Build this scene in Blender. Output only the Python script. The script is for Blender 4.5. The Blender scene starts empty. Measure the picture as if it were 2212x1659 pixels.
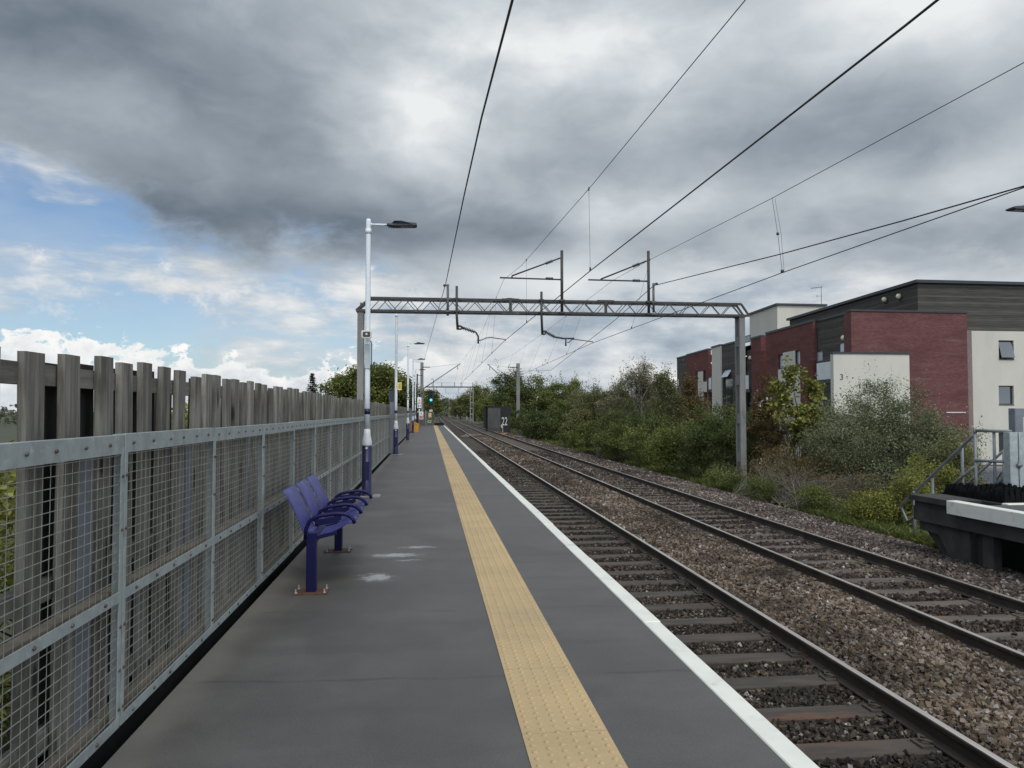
import bpy, math, random
import numpy as np
from mathutils import Vector, Matrix
R = math.radians
rng = np.random.default_rng(7)
random.seed(7)
SC = bpy.context.scene
COL = SC.collection

# ------------------------------------------------------------------ camera
FPX = 1659.0                      # focal length in units of a 2212 x 1659 frame
YAW, PITCH = R(6.12), R(2.09)
CAM = Vector((0, 0, 1.5))
FW = Vector((math.sin(YAW) * math.cos(PITCH), math.cos(YAW) * math.cos(PITCH), math.sin(PITCH)))
RT = Vector((math.cos(YAW), -math.sin(YAW), 0))
UP = RT.cross(FW)
cam = bpy.data.cameras.new('camera')
cam.sensor_width = 36
cam.lens = 27.0
cam.clip_end = 6000
cam.clip_start = 0.05
camo = bpy.data.objects.new('camera', cam)
COL.objects.link(camo)
camo.location = CAM
camo.rotation_euler = (R(90) + PITCH, 0, -YAW)
SC.camera = camo


def ray(X, Y):
    return FW * FPX + RT * (X - 1106) - UP * (Y - 829.5)


def atY(X, Y, d):
    v = ray(X, Y)
    return CAM + v * (d / v.y)


def atz(X, Y, z):
    v = ray(X, Y)
    return CAM + v * ((z - 1.5) / v.z)


def off(y):
    """gentle drift of the line to the right with distance"""
    return 0.0028 * y + 1.0e-5 * y * y


# ------------------------------------------------------------------ node helpers
class Nd:
    def __init__(s, nt, sock):
        s.nt, s.s = nt, sock

    def _m(s, op, b=None, c=None, clamp=False):
        n = s.nt.nodes.new('ShaderNodeMath')
        n.operation = op
        n.use_clamp = clamp
        for i, q in enumerate((s, b, c)):
            if q is None:
                continue
            if isinstance(q, Nd):
                s.nt.links.new(q.s, n.inputs[i])
            else:
                n.inputs[i].default_value = q
        return Nd(s.nt, n.outputs[0])

    def __add__(s, o): return s._m('ADD', o)
    __radd__ = __add__
    def __sub__(s, o): return s._m('SUBTRACT', o)
    def __rsub__(s, o): return s._m('MULTIPLY', -1.0)._m('ADD', o)
    def __mul__(s, o): return s._m('MULTIPLY', o)
    __rmul__ = __mul__
    def __truediv__(s, o): return s._m('DIVIDE', o)
    def max(s, o): return s._m('MAXIMUM', o)
    def min(s, o): return s._m('MINIMUM', o)
    def clamp(s): return s._m('ADD', 0.0, clamp=True)
    def exp(s): return s._m('EXPONENT')
    def sq(s): return s._m('MULTIPLY', s)

    def smooth(s, a, b):
        n = s.nt.nodes.new('ShaderNodeMapRange')
        n.interpolation_type = 'SMOOTHSTEP'
        s.nt.links.new(s.s, n.inputs[0])
        n.inputs[1].default_value = a
        n.inputs[2].default_value = b
        n.inputs[3].default_value = 0
        n.inputs[4].default_value = 1
        return Nd(s.nt, n.outputs[0])


def combine(nt, x, y, z):
    n = nt.nodes.new('ShaderNodeCombineXYZ')
    for i, q in enumerate((x, y, z)):
        if isinstance(q, Nd):
            nt.links.new(q.s, n.inputs[i])
        else:
            n.inputs[i].default_value = q
    return n.outputs[0]


def noise(nt, vec, scale, detail=5, rough=0.55, dist=0.0, lac=2.0):
    n = nt.nodes.new('ShaderNodeTexNoise')
    n.inputs['Scale'].default_value = scale
    n.inputs['Detail'].default_value = detail
    n.inputs['Roughness'].default_value = rough
    n.inputs['Distortion'].default_value = dist
    n.inputs['Lacunarity'].default_value = lac
    if vec is not None:
        nt.links.new(vec, n.inputs['Vector'])
    return Nd(nt, n.outputs['Fac'])


def mixc(nt, fac, a, b):
    n = nt.nodes.new('ShaderNodeMix')
    n.data_type = 'RGBA'
    for sock, q in ((n.inputs[0], fac), (n.inputs[6], a), (n.inputs[7], b)):
        if isinstance(q, Nd):
            nt.links.new(q.s, sock)
        elif isinstance(q, bpy.types.NodeSocket):
            nt.links.new(q, sock)
        elif isinstance(q, (int, float)):
            sock.default_value = q
        else:
            sock.default_value = (*q, 1)
    return n.outputs[2]


def base(name, rough=0.7, metal=0.0, spec=0.5):
    m = bpy.data.materials.new(name)
    m.use_nodes = True
    nt = m.node_tree
    b = nt.nodes['Principled BSDF']
    b.inputs['Roughness'].default_value = rough
    b.inputs['Metallic'].default_value = metal
    b.inputs['Specular IOR Level'].default_value = spec
    return m, nt, b


def objvec(nt, scale=(1, 1, 1), rnd=False, gen='Object'):
    t = nt.nodes.new('ShaderNodeTexCoord')
    mp = nt.nodes.new('ShaderNodeMapping')
    nt.links.new(t.outputs[gen], mp.inputs['Vector'])
    mp.inputs['Scale'].default_value = scale
    if rnd:
        oi = nt.nodes.new('ShaderNodeObjectInfo')
        k = Nd(nt, oi.outputs['Random']) * 37.0
        nt.links.new(combine(nt, k, k, k), mp.inputs['Location'])
    return mp.outputs['Vector']


def bump(nt, b, h, strength=0.3, dist=0.01):
    n = nt.nodes.new('ShaderNodeBump')
    n.inputs['Strength'].default_value = strength
    n.inputs['Distance'].default_value = dist
    nt.links.new(h.s, n.inputs['Height'])
    nt.links.new(n.outputs[0], b.inputs['Normal'])


def pm(name, c1, c2=None, rough=0.7, metal=0.0, scale=4.0, bstr=0.0, bscale=60.0, lo=0.3, hi=0.7, stretch=(1, 1, 1),
       rnd=False, c3=None, s3=1.2, spec=0.5, rvar=0.0):
    """principled surface whose colour wanders between c1 and c2 (and blotches of c3)"""
    m, nt, b = base(name, rough, metal, spec)
    v = objvec(nt, stretch, rnd)
    if c2 is None:
        c2 = tuple(0.75 * x for x in c1)
    n = noise(nt, v, scale, 6, 0.6)
    col = mixc(nt, n.smooth(lo, hi), c1, c2)
    if c3 is not None:
        n3 = noise(nt, v, s3, 7, 0.65)
        col = mixc(nt, n3.smooth(0.55, 0.72), col, c3)
    nt.links.new(col, b.inputs['Base Color'])
    if rvar:
        rr = noise(nt, v, scale * 2.3, 4, 0.6) * rvar + (rough - rvar / 2)
        nt.links.new(rr.s, b.inputs['Roughness'])
    if bstr:
        bump(nt, b, noise(nt, v, bscale, 5, 0.6), bstr)
    return m


def island(nt):
    g = nt.nodes.new('ShaderNodeNewGeometry')
    return Nd(nt, g.outputs['Random Per Island'])


def ramp(nt, fac, stops):
    n = nt.nodes.new('ShaderNodeValToRGB')
    e = n.color_ramp.elements
    while len(e) < len(stops):
        e.new(0.5)
    for i, (p, c) in enumerate(stops):
        e[i].position = p
        e[i].color = (*c, 1)
    nt.links.new(fac.s, n.inputs[0])
    return n.outputs[0]


def leafmat(name, stops, trans=0.25, clump=0.35):
    m = bpy.data.materials.new(name)
    m.use_nodes = True
    nt = m.node_tree
    b = nt.nodes['Principled BSDF']
    b.inputs['Roughness'].default_value = 0.6
    b.inputs['Specular IOR Level'].default_value = 0.25
    f = island(nt)
    n = noise(nt, objvec(nt), clump, 3, 0.5)
    k = (f * 0.65 + n.smooth(0.3, 0.7) * 0.35).clamp()
    c = ramp(nt, k, stops)
    nt.links.new(c, b.inputs['Base Color'])
    tr = nt.nodes.new('ShaderNodeBsdfTranslucent')
    nt.links.new(c, tr.inputs['Color'])
    mx = nt.nodes.new('ShaderNodeMixShader')
    mx.inputs[0].default_value = trans
    nt.links.new(b.outputs[0], mx.inputs[1])
    nt.links.new(tr.outputs[0], mx.inputs[2])
    nt.links.new(mx.outputs[0], nt.nodes['Material Output'].inputs[0])
    return m


# ------------------------------------------------------------------ mesh helpers
class MB:
    def __init__(s):
        s.v, s.f, s.sm = [], [], []

    def add(s, vs, fs, smooth=False):
        o = len(s.v)
        s.v += [tuple(p) for p in vs]
        s.f += [tuple(i + o for i in f) for f in fs]
        s.sm += [smooth] * len(fs)
        return s

    def box(s, x0, x1, y0, y1, z0, z1):
        v = [(x, y, z) for z in (z0, z1) for (x, y) in ((x0, y0), (x1, y0), (x1, y1), (x0, y1))]
        return s.add(v, [(3, 2, 1, 0), (4, 5, 6, 7), (0, 1, 5, 4), (1, 2, 6, 5), (2, 3, 7, 6), (3, 0, 4, 7)])

    def rbox(s, x0, x1, y0, y1, z0, z1, c=0.004):
        """box with chamfered vertical and top edges"""
        def ring(i, z):
            return [(x0 + i + c, y0 + i, z), (x1 - i - c, y0 + i, z), (x1 - i, y0 + i + c, z), (x1 - i, y1 - i - c, z),
                    (x1 - i - c, y1 - i, z), (x0 + i + c, y1 - i, z), (x0 + i, y1 - i - c, z), (x0 + i, y0 + i + c, z)]
        v = ring(0, z0) + ring(0, z1 - c) + ring(c * 0.9, z1)
        f = [tuple(range(7, -1, -1)), tuple(range(16, 24))]
        for r in (0, 8):
            for i in range(8):
                j = (i + 1) % 8
                f.append((r + i, r + j, r + 8 + j, r + 8 + i))
        return s.add(v, f)

    def obox(s, p, q, w, h, up=(0, 0, 1)):
        """bar of section w x h from p to q"""
        p, q = Vector(p), Vector(q)
        d = (q - p).normalized()
        u = Vector(up)
        if abs(d.dot(u)) > 0.98:
            u = Vector((0, 1, 0))
        a = d.cross(u).normalized() * (w / 2)
        b = a.cross(d).normalized() * (h / 2)
        v = [c + sa * a + sb * b for c in (p, q) for sa, sb in ((-1, -1), (1, -1), (1, 1), (-1, 1))]
        return s.add(v, [(3, 2, 1, 0), (4, 5, 6, 7), (0, 1, 5, 4), (1, 2, 6, 5), (2, 3, 7, 6), (3, 0, 4, 7)])

    def tube(s, pts, r, n=8, cap=True, smooth=True):
        pts = [Vector(p) for p in pts]
        rs = r if isinstance(r, (list, tuple)) else [r] * len(pts)
        vs, fs = [], []
        u = None
        for i, p in enumerate(pts):
            d = (pts[min(i + 1, len(pts) - 1)] - pts[max(i - 1, 0)])
            d = d.normalized() if d.length > 1e-9 else Vector((0, 0, 1))
            if u is None:
                u = Vector((1, 0, 0)) if abs(d.x) < 0.8 else Vector((0, 1, 0))
            u = (u - d * u.dot(d)).normalized()
            w = d.cross(u)
            for k in range(n):
                t = 2 * math.pi * k / n
                vs.append(p + (u * math.cos(t) + w * math.sin(t)) * rs[i])
        for i in range(len(pts) - 1):
            for k in range(n):
                j = (k + 1) % n
                fs.append((i * n + k, i * n + j, (i + 1) * n + j, (i + 1) * n + k))
        s.add(vs, fs, smooth)
        if cap:
            o = len(s.v) - len(vs)
            s.f.append(tuple(o + k for k in range(n - 1, -1, -1)))
            s.f.append(tuple(o + (len(pts) - 1) * n + k for k in range(n)))
            s.sm += [False, False]
        return s

    def lathe(s, prof, n=20, c=(0, 0, 0), axis='z', smooth=True):
        vs, fs = [], []
        for (r, h) in prof:
            for k in range(n):
                t = 2 * math.pi * k / n
                a, b = r * math.cos(t), r * math.sin(t)
                q = {'z': (a, b, h), 'y': (b, h, a), 'x': (h, a, b)}[axis]
                vs.append((c[0] + q[0], c[1] + q[1], c[2] + q[2]))
        for i in range(len(prof) - 1):
            for k in range(n):
                j = (k + 1) % n
                fs.append((i * n + k, i * n + j, (i + 1) * n + j, (i + 1) * n + k))
        s.add(vs, fs, smooth)
        o = len(s.v) - len(vs)
        s.f += [tuple(o + k for k in range(n - 1, -1, -1)), tuple(o + (len(prof) - 1) * n + k for k in range(n))]
        s.sm += [False, False]
        return s

    def prism(s, poly, a, b, plane='xz'):
        """closed outline poly extruded from a to b along the axis left out of plane"""
        n = len(poly)
        def P(p, t):
            return {'xz': (p[0], t, p[1]), 'yz': (t, p[0], p[1]), 'xy': (p[0], p[1], t)}[plane]
        v = [P(p, a) for p in poly] + [P(p, b) for p in poly]
        f = [tuple(range(n)), tuple(range(2 * n - 1, n - 1, -1))]
        f += [(i, i + n, (i + 1) % n + n, (i + 1) % n) for i in range(n)]
        return s.add(v, f)

    def build(s, name, mat, parent=None, loc=None, fix=True):
        me = bpy.data.meshes.new(name)
        me.from_pydata(s.v, [], s.f)
        me.polygons.foreach_set('use_smooth', s.sm)
        if fix:
            import bmesh
            bm = bmesh.new()
            bm.from_mesh(me)
            bmesh.ops.recalc_face_normals(bm, faces=bm.faces)
            bm.to_mesh(me)
            bm.free()
        me.materials.append(mat)
        return link(name, me, parent, loc)


def link(name, me, parent=None, loc=None):
    o = bpy.data.objects.new(name, me)
    COL.objects.link(o)
    if parent is not None:
        o.parent = parent
    if loc is not None:
        o.location = loc
    return o


def mesh_np(name, V, F, mat, smooth=False):
    """V (n,3), F (m,k) of equal-sized faces"""
    me = bpy.data.meshes.new(name)
    V = np.ascontiguousarray(V, dtype=np.float32)
    F = np.ascontiguousarray(F, dtype=np.int32)
    m, k = F.shape
    me.vertices.add(len(V))
    me.vertices.foreach_set('co', V.ravel())
    me.loops.add(m * k)
    me.loops.foreach_set('vertex_index', F.ravel())
    me.polygons.add(m)
    me.polygons.foreach_set('loop_start', np.arange(0, m * k, k, dtype=np.int32))
    me.polygons.foreach_set('loop_total', np.full(m, k, dtype=np.int32))
    me.polygons.foreach_set('use_smooth', np.full(m, smooth))
    me.update(calc_edges=True)
    if mat is not None:
        me.materials.append(mat)
    return me


def tag(o, label=None, cat=None, group=None, kind=None):
    if label: o['label'] = label
    if cat: o['category'] = cat
    if group: o['group'] = group
    if kind: o['kind'] = kind
    return o


def thing(name, label, cat, loc=(0, 0, 0), rz=0.0, group=None):
    o = bpy.data.objects.new(name, None)
    o.empty_display_size = 0.1
    COL.objects.link(o)
    o.location = loc
    o.rotation_euler = (0, 0, rz)
    return tag(o, label, cat, group)


def dup(o, parent=None):
    """copy of a thing with its parts and their sub-parts"""
    c = o.copy()
    COL.objects.link(c)
    if parent is not None:
        c.parent = parent
    for ch in list(o.children):
        dup(ch, c)
    return c


def text_mesh(name, body, size, mat, parent, loc, rot, depth=0.002, align='CENTER', sx=1.0, weight=0.0):
    cu = bpy.data.curves.new(name, 'FONT')
    cu.body = body
    cu.size = size
    cu.extrude = depth
    cu.offset = weight
    cu.align_x = align
    cu.align_y = 'CENTER'
    tmp = bpy.data.objects.new(name + '_tmp', cu)
    COL.objects.link(tmp)
    bpy.context.view_layer.update()
    me = bpy.data.meshes.new_from_object(tmp.evaluated_get(bpy.context.evaluated_depsgraph_get()))
    bpy.data.objects.remove(tmp)
    me.materials.clear()
    me.materials.append(mat)
    o = link(name, me, parent, loc)
    o.rotation_euler = rot
    o.scale = (sx, 1, 1)
    return o


# ------------------------------------------------------------------ world: sky with cloud decks
SUN_AZ, SUN_EL = R(172), R(50)          # from behind the viewer
sundir = Vector((math.sin(SUN_AZ) * math.cos(SUN_EL), math.cos(SUN_AZ) * math.cos(SUN_EL), math.sin(SUN_EL)))
W = bpy.data.worlds.new('World')
SC.world = W
W.use_nodes = True
nt = W.node_tree
bg = nt.nodes['Background']
tc = nt.nodes.new('ShaderNodeTexCoord')
sp = nt.nodes.new('ShaderNodeSeparateXYZ')
nt.links.new(tc.outputs['Generated'], sp.inputs[0])
dx, dy, dz = (Nd(nt, sp.outputs[i]) for i in range(3))
az = dx._m('ARCTAN2', dy) * 57.2958
el = dz.max(-0.999).min(0.999)._m('ARCSINE') * 57.2958
zz = dz.max(0.0) + 0.16
P = combine(nt, dx / zz, dy / zz, 0.0)
LOW = combine(nt, az * 0.05, el * 0.17, 3.7)
SKY = nt.nodes.new('ShaderNodeTexSky')
SKY.sky_type = 'NISHITA'
SKY.sun_disc = False
SKY.sun_elevation = SUN_EL
SKY.sun_rotation = SUN_AZ
SKY.altitude = 50
SKY.air_density = 1.0
SKY.dust_density = 0.6
SKY.ozone_density = 1.5


def blob(a0, e0, sa, se, amp):
    u = ((az - a0) * (1.0 / sa)).sq() + ((el - e0) * (1.0 / se)).sq()
    return (u * -1.0).exp() * amp


def wrap(vec, scale, amt):
    """domain-warped copy of a noise coordinate"""
    n = nt.nodes.new('ShaderNodeTexNoise')
    n.inputs['Scale'].default_value = scale
    n.inputs['Detail'].default_value = 4
    nt.links.new(vec, n.inputs['Vector'])
    m = nt.nodes.new('ShaderNodeVectorMath')
    m.operation = 'MULTIPLY_ADD'
    nt.links.new(n.outputs['Color'], m.inputs[0])
    m.inputs[1].default_value = (amt, amt, 0)
    nt.links.new(vec, m.inputs[2])
    return m.outputs[0]


PW_ = wrap(P, 1.3, 0.55)
PUF = wrap(combine(nt, az * 0.042, el * 0.078, 2.2), 1.9, 0.3)
n1 = noise(nt, PW_, 0.62, 4, 0.5)
n2 = noise(nt, PUF, 1.75, 6, 0.52)
n3 = noise(nt, wrap(LOW, 1.6, 0.22), 2.3, 8, 0.58)
n4 = noise(nt, combine(nt, az * 0.11, el * 0.2, 9.1), 2.2, 8, 0.62, 0.2)
n5 = noise(nt, PUF, 4.2, 7, 0.55)
bil = (n5 - 0.5)._m('ABSOLUTE') * 2.0                      # rounded heaps
nb = n2.smooth(0.25, 0.75)

# upper deck: how far it comes down at each bearing
elb = 15.4 - az.smooth(-28, -14) * 5.0 - az.smooth(-8, 6) * 2.0
edge = el - elb + (n2 - 0.5) * 10.0 + (n4 - 0.5) * 5.5 + (n5 - 0.5) * 3.0
amask = edge.smooth(-1.4, 2.0)
lum = (0.405 + az.smooth(4, 22) * 0.05 + (n1 - 0.5) * 0.55 + (n2 - 0.5) * 0.62 + (n5 - 0.5) * 0.17 + bil * 0.04
       + (blob(3.5, 26, 8, 4.5, 0.42) + blob(-1.5, 20.0, 6.5, 3.6, 0.28) + blob(16, 25, 9, 4, 0.22) + blob(36, 27, 8, 4, 0.34)
          + blob(13, 14.8, 7, 1.8, 0.32) + blob(34, 14, 8, 2.5, 0.16) + blob(10, 9.9, 9, 1.6, 0.26) + blob(24, 11, 9, 2.0, 0.16)) * (nb * 0.9 + 0.35)
       - blob(-19, 20, 11, 6.5, 0.13) - blob(-14, 12.4, 8, 2.6, 0.2) - blob(5, 13.6, 7, 1.9, 0.2) - blob(26, 18.5, 8, 3.0, 0.15)
       - blob(-4, 12.8, 6, 2.0, 0.12))
# thin lit fringe where the deck frays
lum = lum + (1.0 - edge.smooth(0.0, 2.6)) * 0.10
lum = lum.max(0.13).min(0.84)
deck = ramp(nt, lum, [(0.0, (0.05, 0.06, 0.075)), (0.16, (0.150, 0.186, 0.234)), (0.34, (0.292, 0.338, 0.388)), (0.6, (0.56, 0.61, 0.65)),
                      (0.86, (0.86, 0.88, 0.885))])
# low banks towards the right and straight ahead, stretched along the horizon
lowm = ((n3 - 0.38) * 5.0 + az.smooth(-9, 4) * 1.5 - 0.45).clamp()
lowl = (0.50 + (n3 - 0.5) * 1.3 + (n4 - 0.5) * 0.75 + blob(8, 3.5, 16, 1.6, 0.14)).max(0.22).min(0.95)
lowc = ramp(nt, lowl, [(0.2, (0.30, 0.36, 0.43)), (0.45, (0.46, 0.525, 0.59)), (0.7, (0.72, 0.745, 0.76)), (0.95, (0.95, 0.945, 0.91))])
# heaped white cumulus low on the left, in two ranks
q1 = noise(nt, combine(nt, az * 0.25, el * 0.25, 1.3), 1.5, 7, 0.62)
q2 = noise(nt, combine(nt, az * 0.3, el * 0.34, 5.3), 1.2, 8, 0.6)
top = 4.6 + (n4 - 0.5) * 9.0 + (q1 - 0.5) * 6.0 - az.smooth(-28, -6) * 0.8
cum = (top - el).smooth(-0.15, 0.4) * (1.0 - az.smooth(-4, 4))
cuml = (0.60 + (el - top).smooth(-3.4, 0.1) * 0.33 + (q2 - 0.5) * 0.8 + (n4 - 0.5) * 0.3).max(0.25).min(0.97)
cumc = ramp(nt, cuml, [(0.25, (0.40, 0.47, 0.55)), (0.6, (0.64, 0.69, 0.735)), (0.97, (0.98, 0.975, 0.96))])
m2 = ((q2 - 0.52) * 8.0 + 0.0 - ((el - 8.2) * (1 / 2.2)).sq() * 0.55).clamp() * (1.0 - az.smooth(-3, 5))
m2c = ramp(nt, (0.55 + (q2 - 0.5) * 1.4 + (el - 8.0) * 0.07).max(0.2).min(0.95), [(0.2, (0.46, 0.54, 0.63)), (0.6, (0.66, 0.71, 0.76)), (0.95, (0.9, 0.905, 0.9))])
sk = nt.nodes.new('ShaderNodeVectorMath')
sk.operation = 'SCALE'
nt.links.new(SKY.outputs[0], sk.inputs[0])
sk.inputs['Scale'].default_value = 0.86
tint = nt.nodes.new('ShaderNodeVectorMath')
tint.operation = 'MULTIPLY'
nt.links.new(sk.outputs[0], tint.inputs[0])
tint.inputs[1].default_value = (0.98, 1.12, 1.24)
# thin veil in the blue gap
veil = ((n2 - 0.40) * 2.0 + 0.22).clamp() * 0.72
ten = lambda c: tuple(10 * x for x in c)


def x10(sock):
    s = nt.nodes.new('ShaderNodeVectorMath')
    s.operation = 'SCALE'
    nt.links.new(sock, s.inputs[0])
    s.inputs['Scale'].default_value = 10.0
    return s.outputs[0]


c = mixc(nt, veil, tint.outputs[0], ten((0.56, 0.62, 0.70)))
c = mixc(nt, lowm, c, x10(lowc))
c = mixc(nt, m2 * 0.9, c, x10(m2c))
c = mixc(nt, cum, c, x10(cumc))
c = mixc(nt, amask, c, x10(deck))
# the cloud in front of the sun, behind and overhead, is bright
dotn = nt.nodes.new('ShaderNodeVectorMath')
dotn.operation = 'DOT_PRODUCT'
nt.links.new(tc.outputs['Generated'], dotn.inputs[0])
dotn.inputs[1].default_value = sundir
glow = Nd(nt, dotn.outputs['Value']).smooth(-0.1, 1.0) * 1.9 + 1.0
sc = nt.nodes.new('ShaderNodeVectorMath')
sc.operation = 'SCALE'
nt.links.new(c, sc.inputs[0])
nt.links.new(glow.s, sc.inputs['Scale'])
nt.links.new(sc.outputs[0], bg.inputs['Color'])
bg.inputs['Strength'].default_value = 0.1

sl = bpy.data.lights.new('sun', 'SUN')
sl.energy = 1.4
sl.angle = R(14)
sl.color = (1.0, 0.95, 0.88)
so = bpy.data.objects.new('sun', sl)
COL.objects.link(so)
so.rotation_euler = (-sundir).to_track_quat('-Z', 'Y').to_euler()
SC.view_settings.view_transform = 'Standard'
SC.view_settings.look = 'None'
SC.view_settings.exposure = 0
SC.view_settings.gamma = 1

# ------------------------------------------------------------------ materials
def asphalt_mat():
    m, nt, b = base('platform asphalt', 0.62, 0, 0.42)
    v = objvec(nt)
    n = noise(nt, v, 0.8, 8, 0.7)
    nf = noise(nt, v, 90, 4, 0.7)
    ns = noise(nt, objvec(nt, (0.35, 2.4, 1)), 1.3, 6, 0.6)
    col = mixc(nt, n.smooth(0.3, 0.72), (0.053, 0.048, 0.045), (0.090, 0.084, 0.079))
    col = mixc(nt, (ns.smooth(0.48, 0.75)) * 0.5, col, (0.038, 0.038, 0.039))
    col = mixc(nt, (nf.smooth(0.4, 0.75)) * 0.4, col, (0.14, 0.138, 0.135))
    s = nt.nodes.new('ShaderNodeSeparateXYZ')
    nt.links.new(objvec(nt), s.inputs[0])
    x, y = Nd(nt, s.outputs[0]), Nd(nt, s.outputs[1])
    # day joints of the surfacing, slightly wavy
    wob = (noise(nt, v, 1.1, 3, 0.5) - 0.5) * 0.25
    jy = y + wob + x * 0.04
    seam = None
    for y0 in (4.42, 5.9, 7.75, 10.6, 13.9, 18.5, 24, 31, 40, 52, 66):
        d = ((jy - y0) * (1 / 0.014)).sq()
        g = (d * -1.0).exp()
        seam = g if seam is None else seam.max(g)
    col = mixc(nt, seam * 0.55 * noise(nt, v, 3.0, 3, 0.6).smooth(0.35, 0.55), col, (0.03, 0.03, 0.032))
    # brown run-off from the rusty bench feet and pale scuffs beside them
    def spot(cx, cy, sx, sy):
        u = ((x - cx) * (1 / sx)).sq() + ((y - cy) * (1 / sy)).sq()
        return (u * -1.0).exp()
    rust = (spot(-0.86, 7.2, 0.3, 1.0) + spot(-1.2, 6.6, 0.2, 1.6)).clamp() * noise(nt, v, 2.2, 5, 0.6).smooth(0.25, 0.7)
    col = mixc(nt, rust * 0.6, col, (0.088, 0.078, 0.058))
    sn = noise(nt, objvec(nt, (2.2, 8, 1)), 4.5, 8, 0.72)
    sc_ = (spot(-0.47, 7.12, 0.2, 0.22) + spot(-0.36, 8.2, 0.32, 0.15) + spot(-0.12, 8.65, 0.28, 0.11) * 0.9 + spot(-0.2, 7.9, 0.22, 0.07) * 0.8)
    k = (sc_.clamp() * 0.95 + sn * 2.6 - 1.75).smooth(0.0, 0.45)
    col = mixc(nt, k * 0.85, col, (0.33, 0.34, 0.345))
    edge_ = (-1.12 - x + (n - 0.5) * 0.35).smooth(0.0, 0.2)
    col = mixc(nt, edge_ * 0.5, col, (0.15, 0.14, 0.12))
    pat = noise(nt, objvec(nt, (1, 0.6, 1)), 0.55, 3, 0.5, 0.6).smooth(0.5, 0.56)
    col = mixc(nt, pat * 0.28, col, (0.04, 0.038, 0.037))
    # gum and litter specks
    vo = nt.nodes.new('ShaderNodeTexVoronoi')
    vo.inputs['Scale'].default_value = 1.35
    nt.links.new(objvec(nt), vo.inputs['Vector'])
    dist = Nd(nt, vo.outputs['Distance'])
    sp_ = nt.nodes.new('ShaderNodeSeparateColor')
    nt.links.new(vo.outputs['Color'], sp_.inputs[0])
    pick = Nd(nt, sp_.outputs[0]).smooth(0.74, 0.76)
    rad = Nd(nt, sp_.outputs[1]) * 0.022 + 0.006
    gum = (rad * 1.3 - dist).smooth(0.0, 0.006) * pick
    col = mixc(nt, gum * 0.75, col, mixc(nt, Nd(nt, sp_.outputs[2]), (0.30, 0.29, 0.27), (0.05, 0.05, 0.05)))
    nt.links.new(col, b.inputs['Base Color'])
    rr = n * 0.22 + 0.46
    nt.links.new(rr.s, b.inputs['Roughness'])
    bump(nt, b, nf + noise(nt, v, 240, 2, 0.6) * 0.6, 0.25, 0.004)
    return m


def tactile_mat():
    m, nt, b = base('buff tactile paving', 0.75, 0, 0.3)
    v = objvec(nt)
    n = noise(nt, v, 1.6, 6, 0.6)
    col = mixc(nt, n.smooth(0.3, 0.7), (0.42, 0.302, 0.155), (0.35, 0.25, 0.13))
    col = mixc(nt, noise(nt, v, 120, 4, 0.7).smooth(0.3, 0.8) * 0.4, col, (0.54, 0.43, 0.28))
    col = mixc(nt, noise(nt, v, 0.5, 6, 0.7).smooth(0.46, 0.72) * 0.65, col, (0.29, 0.225, 0.145))
    s = nt.nodes.new('ShaderNodeSeparateXYZ')
    nt.links.new(v, s.inputs[0])
    y = Nd(nt, s.outputs[1])
    fr = (y * (1 / 0.9))._m('FRACT')
    jn = (fr - 0.5)._m('ABSOLUTE').smooth(0.4935, 0.498)
    col = mixc(nt, jn * 0.45, col, (0.2, 0.15, 0.085))
    nt.links.new(col, b.inputs['Base Color'])
    bump(nt, b, noise(nt, v, 160, 4, 0.7), 0.25, 0.004)
    return m


def wood_mat(name, c1, c2, dark, rnd=True, axis='z'):
    m, nt, b = base(name, 0.85, 0, 0.2)
    st = (14, 14, 0.7) if axis == 'z' else (14, 0.7, 14)
    v = objvec(nt, st, rnd)
    g = noise(nt, v, 2.2, 7, 0.65, 0.6)
    v2 = objvec(nt, (3, 3, 0.9) if axis == 'z' else (3, 0.9, 3), rnd)
    g2 = noise(nt, v2, 1.5, 5, 0.6)
    col = mixc(nt, g.smooth(0.28, 0.72), c1, c2)
    col = mixc(nt, g2.smooth(0.42, 0.7) * 0.75, col, dark)
    kn = nt.nodes.new('ShaderNodeTexVoronoi')
    kn.inputs['Scale'].default_value = 1.0
    nt.links.new(objvec(nt, (6, 6, 1.7) if axis == 'z' else (6, 1.7, 6), rnd), kn.inputs['Vector'])
    kd = Nd(nt, kn.outputs['Distance'])
    col = mixc(nt, (0.17 - kd).smooth(0.0, 0.1) * 0.9, col, tuple(0.35 * x for x in dark))
    oi = nt.nodes.new('ShaderNodeObjectInfo')
    hv = nt.nodes.new('ShaderNodeHueSaturation')
    nt.links.new(col, hv.inputs['Color'])
    vv = Nd(nt, oi.outputs['Random']) * 0.4 + 0.8
    nt.links.new(vv.s, hv.inputs['Value'])
    nt.links.new(hv.outputs[0], b.inputs['Base Color'])
    bump(nt, b, g, 0.45, 0.006)
    return m


def stone_mat(name, stops, dirt, dk):
    m, nt, b = base(name, 0.9, 0, 0.25)
    f = island(nt)
    c = ramp(nt, f, stops)
    n = noise(nt, objvec(nt), 1.1, 6, 0.65)
    c = mixc(nt, n.smooth(0.44, 0.62) * dk, c, dirt)
    c = mixc(nt, noise(nt, objvec(nt), 45, 4, 0.7).smooth(0.3, 0.75) * 0.5, c, tuple(0.5 * x for x in dirt))
    hv = nt.nodes.new('ShaderNodeHueSaturation')
    nt.links.new(c, hv.inputs['Color'])
    big = noise(nt, objvec(nt, (1.0, 0.5, 1)), 0.75, 5, 0.6).smooth(0.34, 0.66) * 0.75 + 0.55
    nt.links.new(big.s, hv.inputs['Value'])
    nt.links.new(hv.outputs[0], b.inputs['Base Color'])
    return m


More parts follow.
